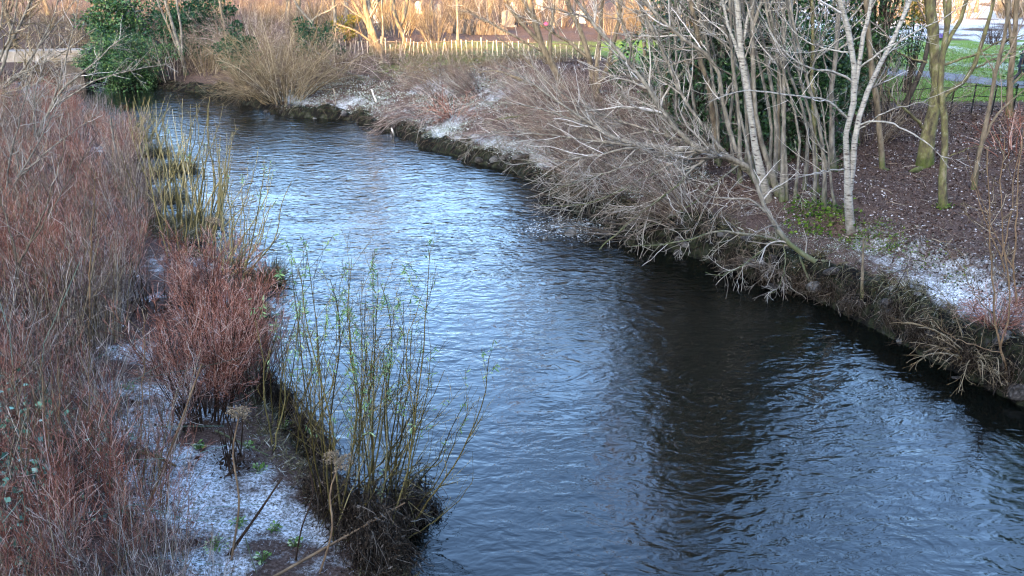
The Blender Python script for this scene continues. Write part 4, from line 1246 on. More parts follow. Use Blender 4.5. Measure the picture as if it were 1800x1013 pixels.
gA = G(405, 985)
stick('dead_stick', 'dark dead stick leaning right from the frosted ground', [G(402, 978), PY(450, 908, gA[1] + .2), PY(496, 840, gA[1] + .5)], .026, .012, 'stem_dark')
stick('dead_stick', 'long pale cane lying across the debris at the bottom of the picture', [PY(475, 1018, 9.1), PY(560, 970, 9.6), PY(640, 925, 10.1), PY(712, 884, 10.5)], .022, .011, 'stem_tan')
stick('dead_stick', 'tall tan dead stalk leaning right beside the thicket', [G(262, 885), PY(300, 790, G(262, 885)[1] + .1), PY(355, 640, G(262, 885)[1] + .3)], .02, .011, 'stem_tan')
stick('dead_stick', 'pale branch lying across the frosted flat by the dead stalks', [G(380, 765) + [0, 0, .05], G(430, 790) + [0, 0, .09], G(472, 806) + [0, 0, .05]], .02, .012, 'bark_pale')
stick('dead_stick', 'frosted dark branch on the ground left of the frosted flat', [G(232, 800) + [0, 0, .08], G(270, 812) + [0, 0, .1], G(310, 826) + [0, 0, .06]], .035, .02, 'bark_brown')
stick('dead_stick', 'thin dark stem bending over the willow debris', [G(520, 985), PY(530, 930, G(520, 985)[1]), PY(550, 870, G(520, 985)[1]), PY(545, 830, G(520, 985)[1] + .1)], .014, .008, 'stem_dark')
stick('dead_stick', 'short pale curved twig on the frosted ground at the bottom', [G(432, 950) + [0, 0, .03], G(442, 985) + [0, 0, .05], G(452, 1012) + [0, 0, .03]], .009, .006, 'bark_pale')
stick('bank_stick', 'white stick standing on the far bank above the waterline', [G(662, 180), PY(657, 168, G(662, 180)[1]), PY(653, 157, G(662, 180)[1])], .05, .045, 'headstone_pale')
stick('bank_stick', 'white stick poking out of the water below the far bank', [PZ(694, 241, -.1), PY(691, 233, PZ(694, 241)[1]), PY(688, 225, PZ(694, 241)[1])], .04, .04, 'headstone_pale')
stick('bank_stick', 'thin white cane on the far bank left of the standing white stick', [G(591, 186), PY(589, 170, G(591, 186)[1]), PY(586, 155, G(591, 186)[1])], .03, .02, 'bark_birch')
stick('bank_stake', 'broken grey stake at the end of the mossy limb', [G(1515, 530), PY(1516, 480, G(1515, 530)[1]), PY(1518, 420, G(1515, 530)[1] + .1)], .05, .02, 'bark_brown', 'stake')


def hogweed(label, foot_uv, head_uv, dy, rpx, seed, r_stem=.016, full=False):
    g = np.random.default_rng(seed)
    f = G(*foot_uv); h = PY(*head_uv, f[1] + dy)
    t = thing('dead_hogweed', label, 'dead plant', f)
    A = smooth_line([f - [0, 0, .05], f * .6 + h * .4 + np.array([.07, 0, 0]), f * .25 + h * .75 + np.array([-.05, 0, 0]), h], 12)[None]
    link('stem', mesh_from('stem', local([(*tubes(A, np.linspace(r_stem, r_stem * .6, 12)[None], 6), 0)], f), [M['stem_tan']]), t)
    Rm = W(rpx, h[1])
    n = 30
    az = np.arange(n) * 2.39996 + .25 * g.normal(size=n); q = np.sqrt((np.arange(n) + .5) / n)
    tips = h + np.column_stack([np.cos(az) * q * Rm, np.sin(az) * q * Rm, .30 * Rm + Rm * .34 * (1 - q * q) + .1 * Rm * g.normal(size=n) - .25 * Rm * q * np.cos(az)])
    rays = np.stack([smooth_line([h, h * .5 + tp_ * .5 + [0, 0, .04 * Rm], tp_], 5) for tp_ in tips])
    parts = [(*tubes(rays, np.full((n, 5), .0035), 3), 0)]
    # umbellets: little rays with seeds
    m = 16
    sub = np.repeat(tips, m, 0)
    dv = unit(g.normal(size=(n * m, 3)) + np.array([0, 0, .7])) * Rm * g.uniform(.10, .2, (n * m, 1))
    SA = np.stack([sub, sub + dv * .6, sub + dv], 1)
    parts.append((*tubes(SA, np.full((n * m, 3), .0016), 3), 0))
    V, Q = leaves(sub + dv, dv + g.normal(size=dv.shape) * .02, .022, g, .4, .1)
    parts.append((V, Q, 0))
    link('seed_head', mesh_from('seed_head', local(parts, f), [M['umbel']]), t)


hogweed('tall dead hogweed with a flat dry seed head over the frosted flat', (405, 985), (420, 733), .5, 20, 701)
hogweed('dead hogweed with a round full seed head in front of the big willow', (560, 1010), (596, 818), .4, 28, 702)
hogweed('distant dead hogweed with a small flat seed head among the olive willow stems', (375, 455), (376, 395), .1, 14, 703)


def dead_stalks(label, uv, n, h, seed, r=.012, spread=.12):
    g = np.random.default_rng(seed)
    f = G(*uv)
    A = np.zeros((n, 7, 3))
    A[:, 0] = np.column_stack([g.normal(size=n) * spread, g.normal(size=n) * spread, np.full(n, -.1)])
    d = unit(np.column_stack([g.normal(size=n) * .1, g.normal(size=n) * .1, np.ones(n)]))
    L = h * g.uniform(.5, 1, n)
    for k in range(1, 7):
        d = unit(d + .04 * g.normal(size=(n, 3)))
        A[:, k] = A[:, k - 1] + d * (L / 6)[:, None]
    m = 120
    b = np.column_stack([g.normal(size=m) * spread * 1.5, g.normal(size=m) * spread * 1.5, np.abs(g.normal(size=m)) * .12])
    V, Q = leaves(b, g.normal(size=(m, 3)), .1, g, .2)
    tag(link('dead_stalks', mesh_from('dead_stalks', [(*tubes(A, r * g.uniform(.6, 1.3, n)[:, None] * np.linspace(1, .6, 7)[None], 5), 0), (V, Q, 0)], [M['stem_dark']]), None, f), label, 'dead plant')


dead_stalks('bunch of blackened dead stalks below the flat seed head', (408, 828), 12, 1.15, 711)
dead_stalks('blackened dead stalks under the red shrub standing apart', (345, 742), 16, .8, 712, spread=.25)
dead_stalks('dark dead stalks in the gap between the thicket and the red shrub', (248, 548), 14, 1.3, 713, spread=.3)
dead_stalks('dark dead stalks right of those in the gap', (290, 545), 10, 1.2, 714, spread=.3)


# ------------------------------------------------------------------ low plants
def weed(label, uv, seed, r=.14, mat='weed', n=30, size=.06, name='weed_plant'):
    g = np.random.default_rng(seed)
    f = G(*uv)
    az = g.uniform(0, 6.28, n); q = g.uniform(.1, 1, n)
    b = np.column_stack([np.cos(az) * q * r, np.sin(az) * q * r, .03 + .12 * g.uniform(0, 1, n) * (1.2 - q)])
    d = np.column_stack([np.cos(az), np.sin(az), g.uniform(-.2, .6, n)])
    V, Q = leaves(b, d, size, g, .32, .08)
    st = np.stack([np.column_stack([b[:, 0] * .2, b[:, 1] * .2, np.zeros(n)]), b * .6, b], 1)
    tag(link(name, mesh_from(name, [(V, Q, 0), (*tubes(st, np.full((n, 3), .003), 3), 0)], [M[mat]]), None, f), label, 'plant', 'green weeds on the frosted flat')


for k, (uv, r, lab) in enumerate([
    ((382, 962), .2, 'largest green weed on the frosted flat beside the leaning dark stick'),
    ((436, 789), .14, 'bright green weed beside the bunch of dead stalks'),
    ((502, 755), .2, 'yellow green weed between the dead stalks and the slighter willow'),
    ((350, 790), .1, 'small green weed at the bare soil patch'),
    ((420, 925), .12, 'small weed right of the hogweed stem'),
    ((520, 962), .12, 'weed at the foot of the willow debris'),
    ((462, 990), .14, 'low weed near the bottom of the frosted flat'),
    ((455, 830), .16, 'frosted leafy weed below the bright green one'),
    ((225, 685), .16, 'yellow green weed at the edge of the thicket'),
    ((485, 935), .1, 'tiny weed in the middle of the frosted flat')]):
    weed(lab, uv, 720 + k, r * .8)


def foliage_patch(name, label, spots, seed, n, size, mat, hz=.35, cat='plant', stems=True):
    g = np.random.default_rng(seed)
    foot = G(*spots[0][:2]); parts = []
    for (u, v, ru) in spots:
        c = G(u, v); r = W(ru, c[1])
        k = int(n * r * r)
        xy = g.normal(size=(k, 2)) * r * .6
        x = c[0] + xy[:, 0]; y = c[1] + xy[:, 1]
        z = height(x, y) + g.uniform(.02, 1, k) ** 1.5 * hz
        V, Q = leaves(np.column_stack([x, y, z]), np.column_stack([g.normal(size=(k, 2)), g.uniform(-.5, .4, k)]), size, g, .38, .1)
        parts.append((V, Q, 0))
        if stems:
            m = k // 12
            A = np.zeros((m, 6, 3)); q = xy[:m] + c[:2]
            A[:, 0] = np.column_stack([q, height(q[:, 0], q[:, 1])])
            d = unit(np.column_stack([g.normal(size=(m, 2)), np.full(m, 1.2)]))
            for s in range(1, 6):
                d = unit(d + .2 * g.normal(size=(m, 3)) + [0, 0, -.22]); A[:, s] = A[:, s - 1] + d * hz * .45
            parts.append((*tubes(A, np.full((m, 6), .0035), 3), 0))
    return tag(link(name, mesh_from(name, local(parts, foot), [M[mat]]), None, foot), label, cat, kind=('stuff' if name == 'moss' else None))


foliage_patch('bramble', 'blue green bramble leaves at the bottom left under the bare stems', [(40, 960, 70), (60, 880, 60), (30, 840, 50), (90, 830, 40), (15, 1000, 60)], 741, 620, .095, 'bramble', 1.5)
foliage_patch('bramble', 'sparser bramble leaves right of the bottom left corner', [(140, 850, 40), (190, 910, 36), (120, 790, 36), (60, 760, 40)], 742, 260, .09, 'bramble', 1.4)
foliage_patch('fern', 'bright green mossy plants on the bank left of the birch foot', [(1440, 372, 30), (1475, 385, 30), (1425, 400, 30), (1405, 365, 22)], 743, 700, .09, 'moss', .22)
foliage_patch('moss', 'moss cushion spread around the foot of the birch', [(1530, 415, 36), (1500, 425, 16), (1560, 430, 26)], 744, 1500, .05, 'moss', .1, stems=False)
foliage_patch('moss', 'mossy overhanging lip along the second ledge right of the birch', [(1600, 450, 22), (1640, 465, 22), (1570, 440, 16), (1690, 490, 22)], 745, 900, .05, 'moss', .1, stems=False)
foliage_patch('moss', 'moss at the foot of the slim brown tree', [(1660, 366, 12)], 746, 3000, .05, 'moss', .12, stems=False)
foliage_patch('moss', 'moss patch between the olive trunk and the alders', [(1466, 300, 16), (1437, 338, 12)], 747, 2000, .05, 'moss', .12, stems=False)


# ------------------------------------------------------------------ ground cover
def scatter(n, xr, yr, accept, seed):
    g = np.random.default_rng(seed)
    x = g.uniform(*xr, n); y = g.uniform(*yr, n)
    # denser close to the camera, as the eye resolves it
    h_, d_, r_ = height(x, y, True)
    w = accept(x, y, h_, d_, r_)
    k = g.uniform(0, 1, n) < w
    return x[k], y[k], h_[k], g


def blades(name, label, acc, n, xr, yr, seed, mat, size, width, lean=.6, kind='stuff'):
    x, y, z, g = scatter(n, xr, yr, acc, seed)
    k = len(x)
    V, Q = leaves(np.column_stack([x, y, z - .01]), np.column_stack([g.normal(size=(k, 2)) * lean, g.uniform(.3, 1, k)]), size, g, width)
    o = link(name, mesh_from(name, [(V, Q, 0)], [M[mat]]))
    return tag(o, label, 'ground cover', kind=kind)


def fallen_twigs():
    g2 = np.random.default_rng(866)
    n = 900
    x = g2.uniform(3, 22, n); y = g2.uniform(15, 34, n)
    h_, d_, r_ = height(x, y, True)
    k = r_ & (d_ > 1) & (np.abs(x) < .62 * y)
    x, y, h_ = x[k], y[k], h_[k]; n = len(x)
    az = g2.uniform(0, 6.28, n); L = g2.uniform(.15, .9, n) ** 1.3
    A = np.zeros((n, 5, 3))
    for q in range(5):
        px_ = x + np.cos(az) * L * (q / 4 - .5) + .02 * g2.normal(size=n); py_ = y + np.sin(az) * L * (q / 4 - .5) + .02 * g2.normal(size=n)
        A[:, q] = np.column_stack([px_, py_, height(px_, py_) + .03])
    o = link('fallen_twigs', mesh_from('fallen_twigs', [(*tubes(A, g2.uniform(.004, .012, n)[:, None] * np.linspace(1, .5, 5)[None], 4), 0)], [M['twig_brown']]))
    tag(o, 'fallen twigs lying on the leaf litter of the right bank', 'ground cover', kind='stuff')


fallen_twigs()
vis = lambda x, y: (np.abs(x) < .62 * y + 1)
blades('frosted_grass', 'frosted straw and grass covering the flat strip of the left bank',
       lambda x, y, h, d, r: (~r) * vis(x, y) * sm(.4, .8, d) * (1 - sm(2.8, 4, d)) * np.clip(.34 + 1.7 * fbm(x * 1.3, y * 1.3, 87), 0, 1), 190000, (-8, -.5), (8, 20), 801, 'frost_near', .055, .045, 1.3)
blades('frosted_grass', 'frosted grass along the ledge of the right bank',
       lambda x, y, h, d, r: r * vis(x, y) * np.exp(-((d - 1.4) / 1.0) ** 2) * np.clip(.3 + 2.6 * fbm(x * .8, y * .8, 33), 0, 1), 260000, (5.5, 15), (13, 24), 802, 'frost_blade', .048, .07, 1.2)
blades('frosted_grass', 'frosted tufts over the far part of the right bank',
       lambda x, y, h, d, r: r * vis(x, y) * sm(.2, .5, d) * (1 - sm(5.5, 8.5, d)) * np.clip(.6 + 2.2 * fbm(x * .7, y * .7, 37), 0, 1), 330000, (-14, 6), (26, 49), 803, 'frost_blade', .10, .09, .9)
blades('dead_grass', 'dead tan grass hanging over the eroded edge of the right bank',
       lambda x, y, h, d, r: r * vis(x, y) * np.exp(-((d - .6) / .22) ** 2) * np.clip(.3 + 3.0 * fbm(x * .9, y * .9, 43), 0, 1), 60000, (5.5, 13), (12, 24), 804, 'tan_blade', .24, .035, 1.5)
blades('dead_grass', 'matted dead grass along the waterline of the left bank',
       lambda x, y, h, d, r: (~r) * vis(x, y) * sm(.02, .12, d) * (1 - sm(.5, .95, d)) * .8, 130000, (-9, 0), (8, 26), 809, 'tan_blade', .17, .04, 1.3)
blades('leaf_litter', 'brown fallen leaves carpeting the right bank under the trees',
       lambda x, y, h, d, r: r * vis(x, y) * sm(.9, 1.8, d) * (1 - sm(31, 34, y)), 210000, (2, 24), (13, 35), 805, 'litter', .068, .33, 2.4)
blades('leaf_litter', 'brown fallen leaves on the far bank below the picket fence',
       lambda x, y, h, d, r: r * vis(x, y) * sm(3, 6, d) * (1 - sm(48, 50, y)) * np.clip(.4 + 2 * fbm(x * .5, y * .5, 44), 0, 1), 60000, (-26, 6), (34, 58), 806, 'litter', .13, .33, 2.4)
blades('leaf_litter', 'brown dead leaves under the thicket of the left bank',
       lambda x, y, h, d, r: (~r) * vis(x, y) * sm(2., 3.2, d) * .8, 50000, (-16, -2), (7, 26), 807, 'litter', .07, .3, 2.)
blades('lawn_grass', 'short green lawn grass of the park partly frosted',
       lambda x, y, h, d, r: r * vis(x, y) * sm(33.5, 34.5, y) * (1 - sm(50, 58, y)) * .8, 120000, (8, 38), (33, 60), 808, 'lawn_blade', .10, .14, .8)


def bank_roots():
    g2 = np.random.default_rng(861)
    n = 9000
    i = g2.integers(4, int(len(RS) * .72), n)
    b = RS[i] + g2.normal(size=(n, 2)) * .55
    h_, d_, r_ = height(b[:, 0], b[:, 1], True)
    k = r_ & (d_ > .1) & (d_ < .8) & (b[:, 1] > 12)
    b = np.column_stack([b, h_ + .03])[k]
    n = len(b)
    out = unit(np.column_stack([np.full((n, 1), -.8), np.full((n, 1), -.6), g2.uniform(-.2, .6, (n, 1))]) + .6 * g2.normal(size=(n, 3)))
    A = np.zeros((n, 7, 3)); A[:, 0] = b; d = out; L = g2.uniform(.25, 1.0, n)
    for q in range(1, 7):
        d = unit(d + .22 * g2.normal(size=(n, 3)) + np.array([0, 0, -.28])); A[:, q] = A[:, q - 1] + d * (L / 6)[:, None]
    A[:, :, 2] = np.maximum(A[:, :, 2], .0)
    o = link('hanging_roots', mesh_from('hanging_roots', [(*tubes(A, g2.uniform(.005, .012, n)[:, None] * np.linspace(1, .4, 7)[None], 3), 0)], [M['debris']]))
    tag(o, 'dark roots and dead stems hanging over the eroded face of the right bank', 'ground cover', kind='stuff')


bank_roots()


def hanging_grass():
    g2 = np.random.default_rng(862)
    n = 8000
    i = g2.integers(4, int(len(RS) * .6), n)
    tt = unit(RS[np.minimum(i + 1, len(RS) - 1)] - RS[i - 1]); off = g2.uniform(.25, .9, n)[:, None]
    q2 = RS[i] + np.column_stack([tt[:, 1], -tt[:, 0]]) * off + tt * g2.uniform(-.5, .5, (n, 1))
    x, y = q2[:, 0], q2[:, 1]
    h_, d_, r_ = height(x, y, True)
    cl = np.clip(.35 + 2.6 * fbm(x * .9, y * .9, 143), 0.04, 1)
    k = r_ & (d_ > .1) & (h_ > .45) & (y > 12) & (g2.uniform(size=n) < cl)
    b = np.column_stack([x, y, h_ + .02])[k]
    n = len(b)
    A = np.zeros((n, 6, 3)); A[:, 0] = b
    d = unit(np.column_stack([np.full(n, -.7), np.full(n, -.6), np.full(n, .8)]) + .55 * g2.normal(size=(n, 3))); L = g2.uniform(.2, .65, n)
    for q in range(1, 6):
        d = unit(d + .1 * g2.normal(size=(n, 3)) + np.array([-.05, -.05, -.42])); A[:, q] = A[:, q - 1] + d * (L / 5)[:, None]
    A[:, :, 2] = np.maximum(A[:, :, 2], .02)
    o = link('hanging_grass', mesh_from('hanging_grass', [(*tubes(A, np.full((n, 1), .008) * np.linspace(1, .4, 6)[None], 3), 0)], [M['tan_blade']]))
    tag(o, 'long dead grass drooping over the lip of the right bank', 'ground cover', kind='stuff')


hanging_grass()


def tussock(label, uv, seed, r=.5, h=.62, n=420, mat='tan_blade'):
    g = np.random.default_rng(seed)
    f = G(*uv); f[2] = max(f[2], -.02)
    q = g.normal(size=(n, 2)) * r * .45
    q = q * np.array([1.5, .6]) + .25 * r * g.normal(size=(n, 2)) * (g.uniform(size=(n, 1)) < .4)
    b = np.column_stack([q, np.zeros(n) - .02])
    d = np.column_stack([q / r * .8 + g.normal(size=(n, 2)) * .4 + g.normal(size=2) * .25, g.uniform(.6, 1.4, n)])
    A = np.zeros((n, 5, 3)); A[:, 0] = b; d = unit(d); L = h * g.uniform(.5, 1.3, n)
    for k in range(1, 5):
        d = unit(d + np.array([0, 0, -.22]) + .08 * g.normal(size=(n, 3))); A[:, k] = A[:, k - 1] + d * (L / 4)[:, None]
    me = mesh_from('grass_tussock', [(*tubes(A, np.full((n, 1), .008 * f[1] / 28) * np.linspace(1, .4, 5)[None], 3), 0)], [M[mat]])
    tag(link('grass_tussock', me, None, f), label, 'grass tussock', 'dead grass tussocks in the shallows')


for k, (uv, r, lab) in enumerate([((318, 300), .55, 'dead grass tussock in the shallows right of the olive stems'), ((272, 272), .5, 'dead grass tussock nearest the far water left of the olive stems'),
                                  ((345, 395), .5, 'dead grass tussock at the foot of the olive willow clump'), ((232, 245), .5, 'furthest tan tussock on the left waterline'),
                                  ((290, 352), .45, 'dead grass tussock between the red thicket and the olive stems'), ((262, 308), .5, 'tan tussock half sunk beside the pale straight stem')]):
    tussock(lab, uv, 830 + k, r * .8)
g = np.random.default_rng(877)
for k in range(30):
    i = g.integers(0, len(LS))
    b = LS[i] + g.normal(size=2) * .45
    if not 19 < b[1] < 46: continue
    q = on_ground(*b)
    sc = g.uniform(.5, 1.0)
    gg = np.random.default_rng(8700 + k)
    me = bpy.data.meshes['grass_tussock' + ('' if k % 6 == 0 else '.%03d' % (k % 6))]
    o = link('grass_tussock', me, None, (b[0], b[1], max(q[2], -.02)))
    o.scale = (sc * g.uniform(.7, 1.5), sc * g.uniform(.7, 1.5), sc * g.uniform(.6, 1.3)); o.rotation_euler = (0, 0, g.uniform(0, 6.28))
    tag(o, 'ragged dead grass tuft in the line of tufts along the left waterline', 'grass tussock', 'ragged grass tufts along the left waterline')

# ------------------------------------------------------------------ stones along the waterline
def rock_mesh(seed, mat):
    bm = bmesh.new()
    bmesh.ops.create_icosphere(bm, subdivisions=3, radius=1)
    g2 = np.random.default_rng(seed)
    planes = [(unit(g2.normal(size=3)), g2.uniform(.55, .9)) for _ in range(9)]
    for v in bm.verts:
        p = np.array(v.co)
        for nn_, dd_ in planes:
            s = p @ nn_
            if s > dd_: p = p - nn_ * (s - dd_)
        p = p * np.array([1, .75, .55]) + .03 * g2.normal(size=3)
        v.co = p
    me = bpy.data.meshes.new('rock'); bm.to_mesh(me); bm.free()
    me.materials.append(mat)
    me.polygons.foreach_set('use_smooth', np.ones(len(me.polygons), bool))
    return me


rocks = [rock_mesh(900 + k, M['rock'] if k < 3 else M['rock_pale']) for k in range(5)]
g = np.random.default_rng(909)


def rock(uv, s, k, label, group='wet stones along the right bank', z=None):
    p = G(*uv) if z is None else PZ(*uv, z)
    o = link('bank_stone', rocks[k], None, (p[0], p[1], max(p[2], 0) + s * .12))
    o.scale = (s, s, s); o.rotation_euler = (g.uniform(-.3, .3), g.uniform(-.3, .3), g.uniform(0, 6.28))
    tag(o, label, 'stone', group)


rock((1322, 470), .24, 4, 'pale flat stone under the trailing twigs')
rock((1432, 515), .26, 3, 'grey stone at the water edge below the low limb')
rock((1588, 600), .22, 3, 'flat stone in the water below the eroded edge', z=0)
rock((1690, 648), .26, 3, 'rounded stone in the water near the right end of the bank', z=0)
rock((1718, 655), .2, 1, 'dark stone beside the rounded one near the right edge', z=0)
rock((1562, 545), .13, 4, 'small pale stone stuck in the eroded bank')
rock((1562, 556), .12, 3, 'small stone just below the pale one in the bank')
rock((1002, 412), .26, 3, 'pale stone among the driftwood snag in the river', z=.0)
rock((1044, 405), .18, 3, 'stone at the right end of the driftwood snag', z=.0)
for _ in range(190):
    s = g.uniform(0, 1)
    k = int(8 + s * (len(RS) * .62))
    b = RS[min(k, len(RS) - 1)]
    x, y = b + np.array([.18, .15]) + g.normal(size=2) * .28
    if y < 12 or y > 47: continue
    p = on_ground(x, y)
    o = link('bank_stone', rocks[g.integers(0, 4)], None, (x, y, max(p[2], -.05)))
    sc = g.uniform(.08, .26); o.scale = (sc, sc, sc); o.rotation_euler = (g.uniform(-.4, .4), g.uniform(-.4, .4), g.uniform(0, 6.28))
    tag(o, 'dark wet stone at the foot of the right bank by the waterline', 'stone', 'wet dark stones lining the waterline')

# driftwood snag in the river
def snag():
    g2 = np.random.default_rng(921)
    lim = []
    for pts, r0 in [([(1120, 400, .5), (1080, 408, .25), (1040, 402, .22), (1000, 398, .12), (960, 408, .06), (928, 418, .02)], .035),
                    ([(1110, 420, .3), (1060, 408, .3), (1010, 400, .2), (985, 385, .15), (960, 395, .05)], .03),
                    ([(1090, 390, .5), (1045, 380, .45), (1010, 375, .35), (985, 390, .15)], .03),
                    ([(1130, 415, .2), (1075, 422, .12), (1030, 425, .05)], .025),
                    ([(1100, 395, .6), (1050, 392, .5), (1005, 388, .42), (965, 396, .3), (945, 404, .15)], .028),
                    ([(1085, 412, .4), (1040, 412, .34), (995, 410, .2), (950, 416, .08)], .024)]:
        lim.append(([PZ(u, v, z) for u, v, z in pts], r0))
    A = np.stack([smooth_line(p, 14) for p, _ in lim]); Rr = np.stack([np.linspace(r, .006, 14) for _, r in lim])
    B1, R1 = sprout(A, Rr, g2, 7, ang=(30, 70), abslen=(.2, .8), K=6, wander=.2, bias=(0, 0, -.03), rmin=.006)
    B2, R2 = sprout(B1, R1, g2, 6, ang=(30, 70), lf=(.3, .6), K=4, wander=.2, rmin=.004)
    f = A[0, 0]
    o = link('driftwood_snag', mesh_from('driftwood_snag', local([(*tubes(A, Rr, 6), 0), (*tubes(B1, R1, 4), 0), (*tubes(B2, R2, 3), 0)], f), [M['bark_dark']]), None, f)
    tag(o, 'dark driftwood snag of tangled branches lying in the river off the right bank', 'driftwood')


snag()


def foam():
    g2 = np.random.default_rng(923)
    n = 1500
    c = np.array([PZ(1000 + 40 * a, 402 + 8 * b, 0) for a, b in g2.normal(size=(n, 2))])
    c[:, 2] = .012 + .02 * g2.uniform(size=n)
    d = np.column_stack([g2.normal(size=n) * .4 + 1, g2.normal(size=n) * .5, g2.normal(size=n) * .12])
    V, Q = leaves(c, d, .065, g2, .22)
    o = link('river_foam', mesh_from('river_foam', [(V, Q, 0)], [M['foam']]))
    tag(o, 'white broken water around the driftwood snag', 'foam', kind='stuff')


foam()


# ------------------------------------------------------------------ built things: boxes helper
def box_parts(cx, cy, cz, sx, sy, sz, rz=0., bev=.0):
    v = np.array([(x, y, z) for x in (-.5, .5) for y in (-.5, .5) for z in (-.5, .5)]) * [sx, sy, sz]
    c, s = math.cos(rz), math.sin(rz)
    v = np.column_stack([v[:, 0] * c - v[:, 1] * s + cx, v[:, 0] * s + v[:, 1] * c + cy, v[:, 2] + cz])
    q = np.array([(0, 1, 3, 2), (4, 6, 7, 5), (0, 4, 5, 1), (2, 3, 7, 6), (0, 2, 6, 4), (1, 5, 7, 3)])
    return v, q, 0


def picket_fence():
    a = PZ(572, 82, 2.45); b = PZ(1060, 108, 2.45)
    n = int(np.hypot(*(b - a)[:2]) / .31)
    n = min(n, 99)
    g2 = np.random.default_rng(933)
    f = on_ground(*((a + b) / 2)[:2])
    t = thing('picket_fence', 'long pale picket fence standing between the far bank and the lit ground', 'fence', f)
    rz = math.atan2(b[1] - a[1], b[0] - a[0])
    for k in range(n):
        p = a + (b - a) * (k + .5) / n
        z = on_ground(p[0], p[1])[2]
        hgt = .80 + .10 * g2.normal()
        tl = .08 * g2.normal()
        V, Q, _ = box_parts(0, 0, hgt / 2 - .05, .05, .028, hgt, rz)
        # pointed top
        V = V.copy(); V[:, 0] += V[:, 2] * tl
        link('picket', mesh_from('picket', [(V, Q, 0)], [M['fence_pale']], False), t, np.array([p[0], p[1], z]) - f)
    segs = 8
    for hz in (.25, .72):
        pts = []
        for k in range(segs + 1):
            p = a + (b - a) * k / segs
            pts.append([p[0], p[1] + .04, on_ground(p[0], p[1])[2] + hz])
        link('rail', mesh_from('rail', local([(*tubes(np.array(pts)[None], np.full((1, segs + 1), .022), 4), 0)], f), [M['bark_brown']]), t)


picket_fence()


def iron_fence():
    a = PZ(1520, 212, 2.4); b = PZ(1850, 205, 2.4)
    f = (a + b) / 2; f[2] = on_ground(f[0], f[1])[2]
    t = thing('iron_fence', 'low dark iron estate fence between the leaf litter and the park lawn', 'fence', f)
    n = 9
    tops = []
    for k in range(n + 1):
        p = a + (b - a) * k / n
        z = on_ground(p[0], p[1])[2]
        tops.append((p[0], p[1], z))
        link('post', mesh_from('post', [box_parts(0, 0, .5, .035, .035, 1.1)], [M['fence_dark']], False), t, np.array([p[0], p[1], z]) - f)
    tops = np.array(tops)
    for hz in (.3, .62, .97):
        A = tops + [0, 0, hz]
        A = A - f
        link('rail', mesh_from('rail', [(*tubes(A[None], np.full((1, n + 1), .014), 5), 0)], [M['fence_dark']]), t)


iron_fence()


def footbridge():
    a = PY(-30, 92, 54.5); b = PY(128, 96, 55.5)
    c = (a + b) / 2
    L = np.hypot(*(b - a)[:2]) + 4
    rz = math.atan2(b[1] - a[1], b[0] - a[0])
    t = thing('footbridge', 'low pale concrete footbridge crossing the river bend at the upper left', 'bridge', (c[0] - 1.5, c[1], 0))
    z = c[2]
    link('deck', mesh_from('deck', [box_parts(0, .9, z - .06, L, 1.75, .22, rz)], [M['concrete']], False), t)
    link('beam', mesh_from('beam', [box_parts(0, 0, z - .2, L, .35, .62, rz)], [M['concrete']], False), t)
    link('abutment', mesh_from('abutment', [box_parts(L * .5 - .6, .9, (z - .4) / 2 - .3, 1.2, 2.6, z, rz)], [M['stone_wall']], False), t)
    link('abutment', mesh_from('abutment', [box_parts(-L * .5 + .6, .9, (z - .4) / 2 - .3, 1.2, 2.6, z, rz)], [M['stone_wall']], False), t)
    for side, yy in (('f', .0), ('b', 1.75)):
        pts = np.array([[-L / 2 + .2, yy, z + 1.0], [0, yy, z + 1.], [L / 2 - .2, yy, z + 1.]])
        link('handrail', mesh_from('handrail', [(*tubes(pts[None], np.full((1, 3), .03), 6), 0)], [M['bark_dark']]), t)
        for k in range(6):
            x = -L / 2 + .4 + k * (L - .8) / 5
            link('rail_post', mesh_from('rail_post', [box_parts(x, yy, z + .5, .05, .05, 1.0)], [M['bark_dark']], False), t)


footbridge()


def headstone(label, uv, w_px, h_px, mat, Y, seed, group='headstones beyond the picket fence', round_top=True):
    c = PY(*uv, Y)
    w = W(w_px, Y); h = W(h_px, Y)
    f = on_ground(c[0], c[1])
    t = thing('headstone', label, 'headstone', f, group)
    bm = bmesh.new()
    prof = [(-w / 2, .12), (w / 2, .12), (w / 2, h * .75)]
    if round_top:
        for k in range(1, 12):
            a = math.pi * k / 12
            prof.append((w / 2 * math.cos(a), h * .75 + h * .25 * math.sin(a)))
    else:
        prof += [(w / 2, h), (-w / 2, h)]
    prof.append((-w / 2, h * .75))
    vs = [bm.verts.new((x, -.06, z)) for x, z in prof]
    fc = bm.faces.new(vs)
    r = bmesh.ops.extrude_face_region(bm, geom=[fc])
    for v in [e for e in r['geom'] if isinstance(e, bmesh.types.BMVert)]:
        v.co.y += .14
    bmesh.ops.recalc_face_normals(bm, faces=bm.faces)
    me = bpy.data.meshes.new('slab'); bm.to_mesh(me); bm.free(); me.materials.append(M[mat])
    link('slab', me, t)
    link('plinth', mesh_from('plinth', [box_parts(0, .0, .04, w * 1.35, .34, .2)], [M[mat]], False), t)


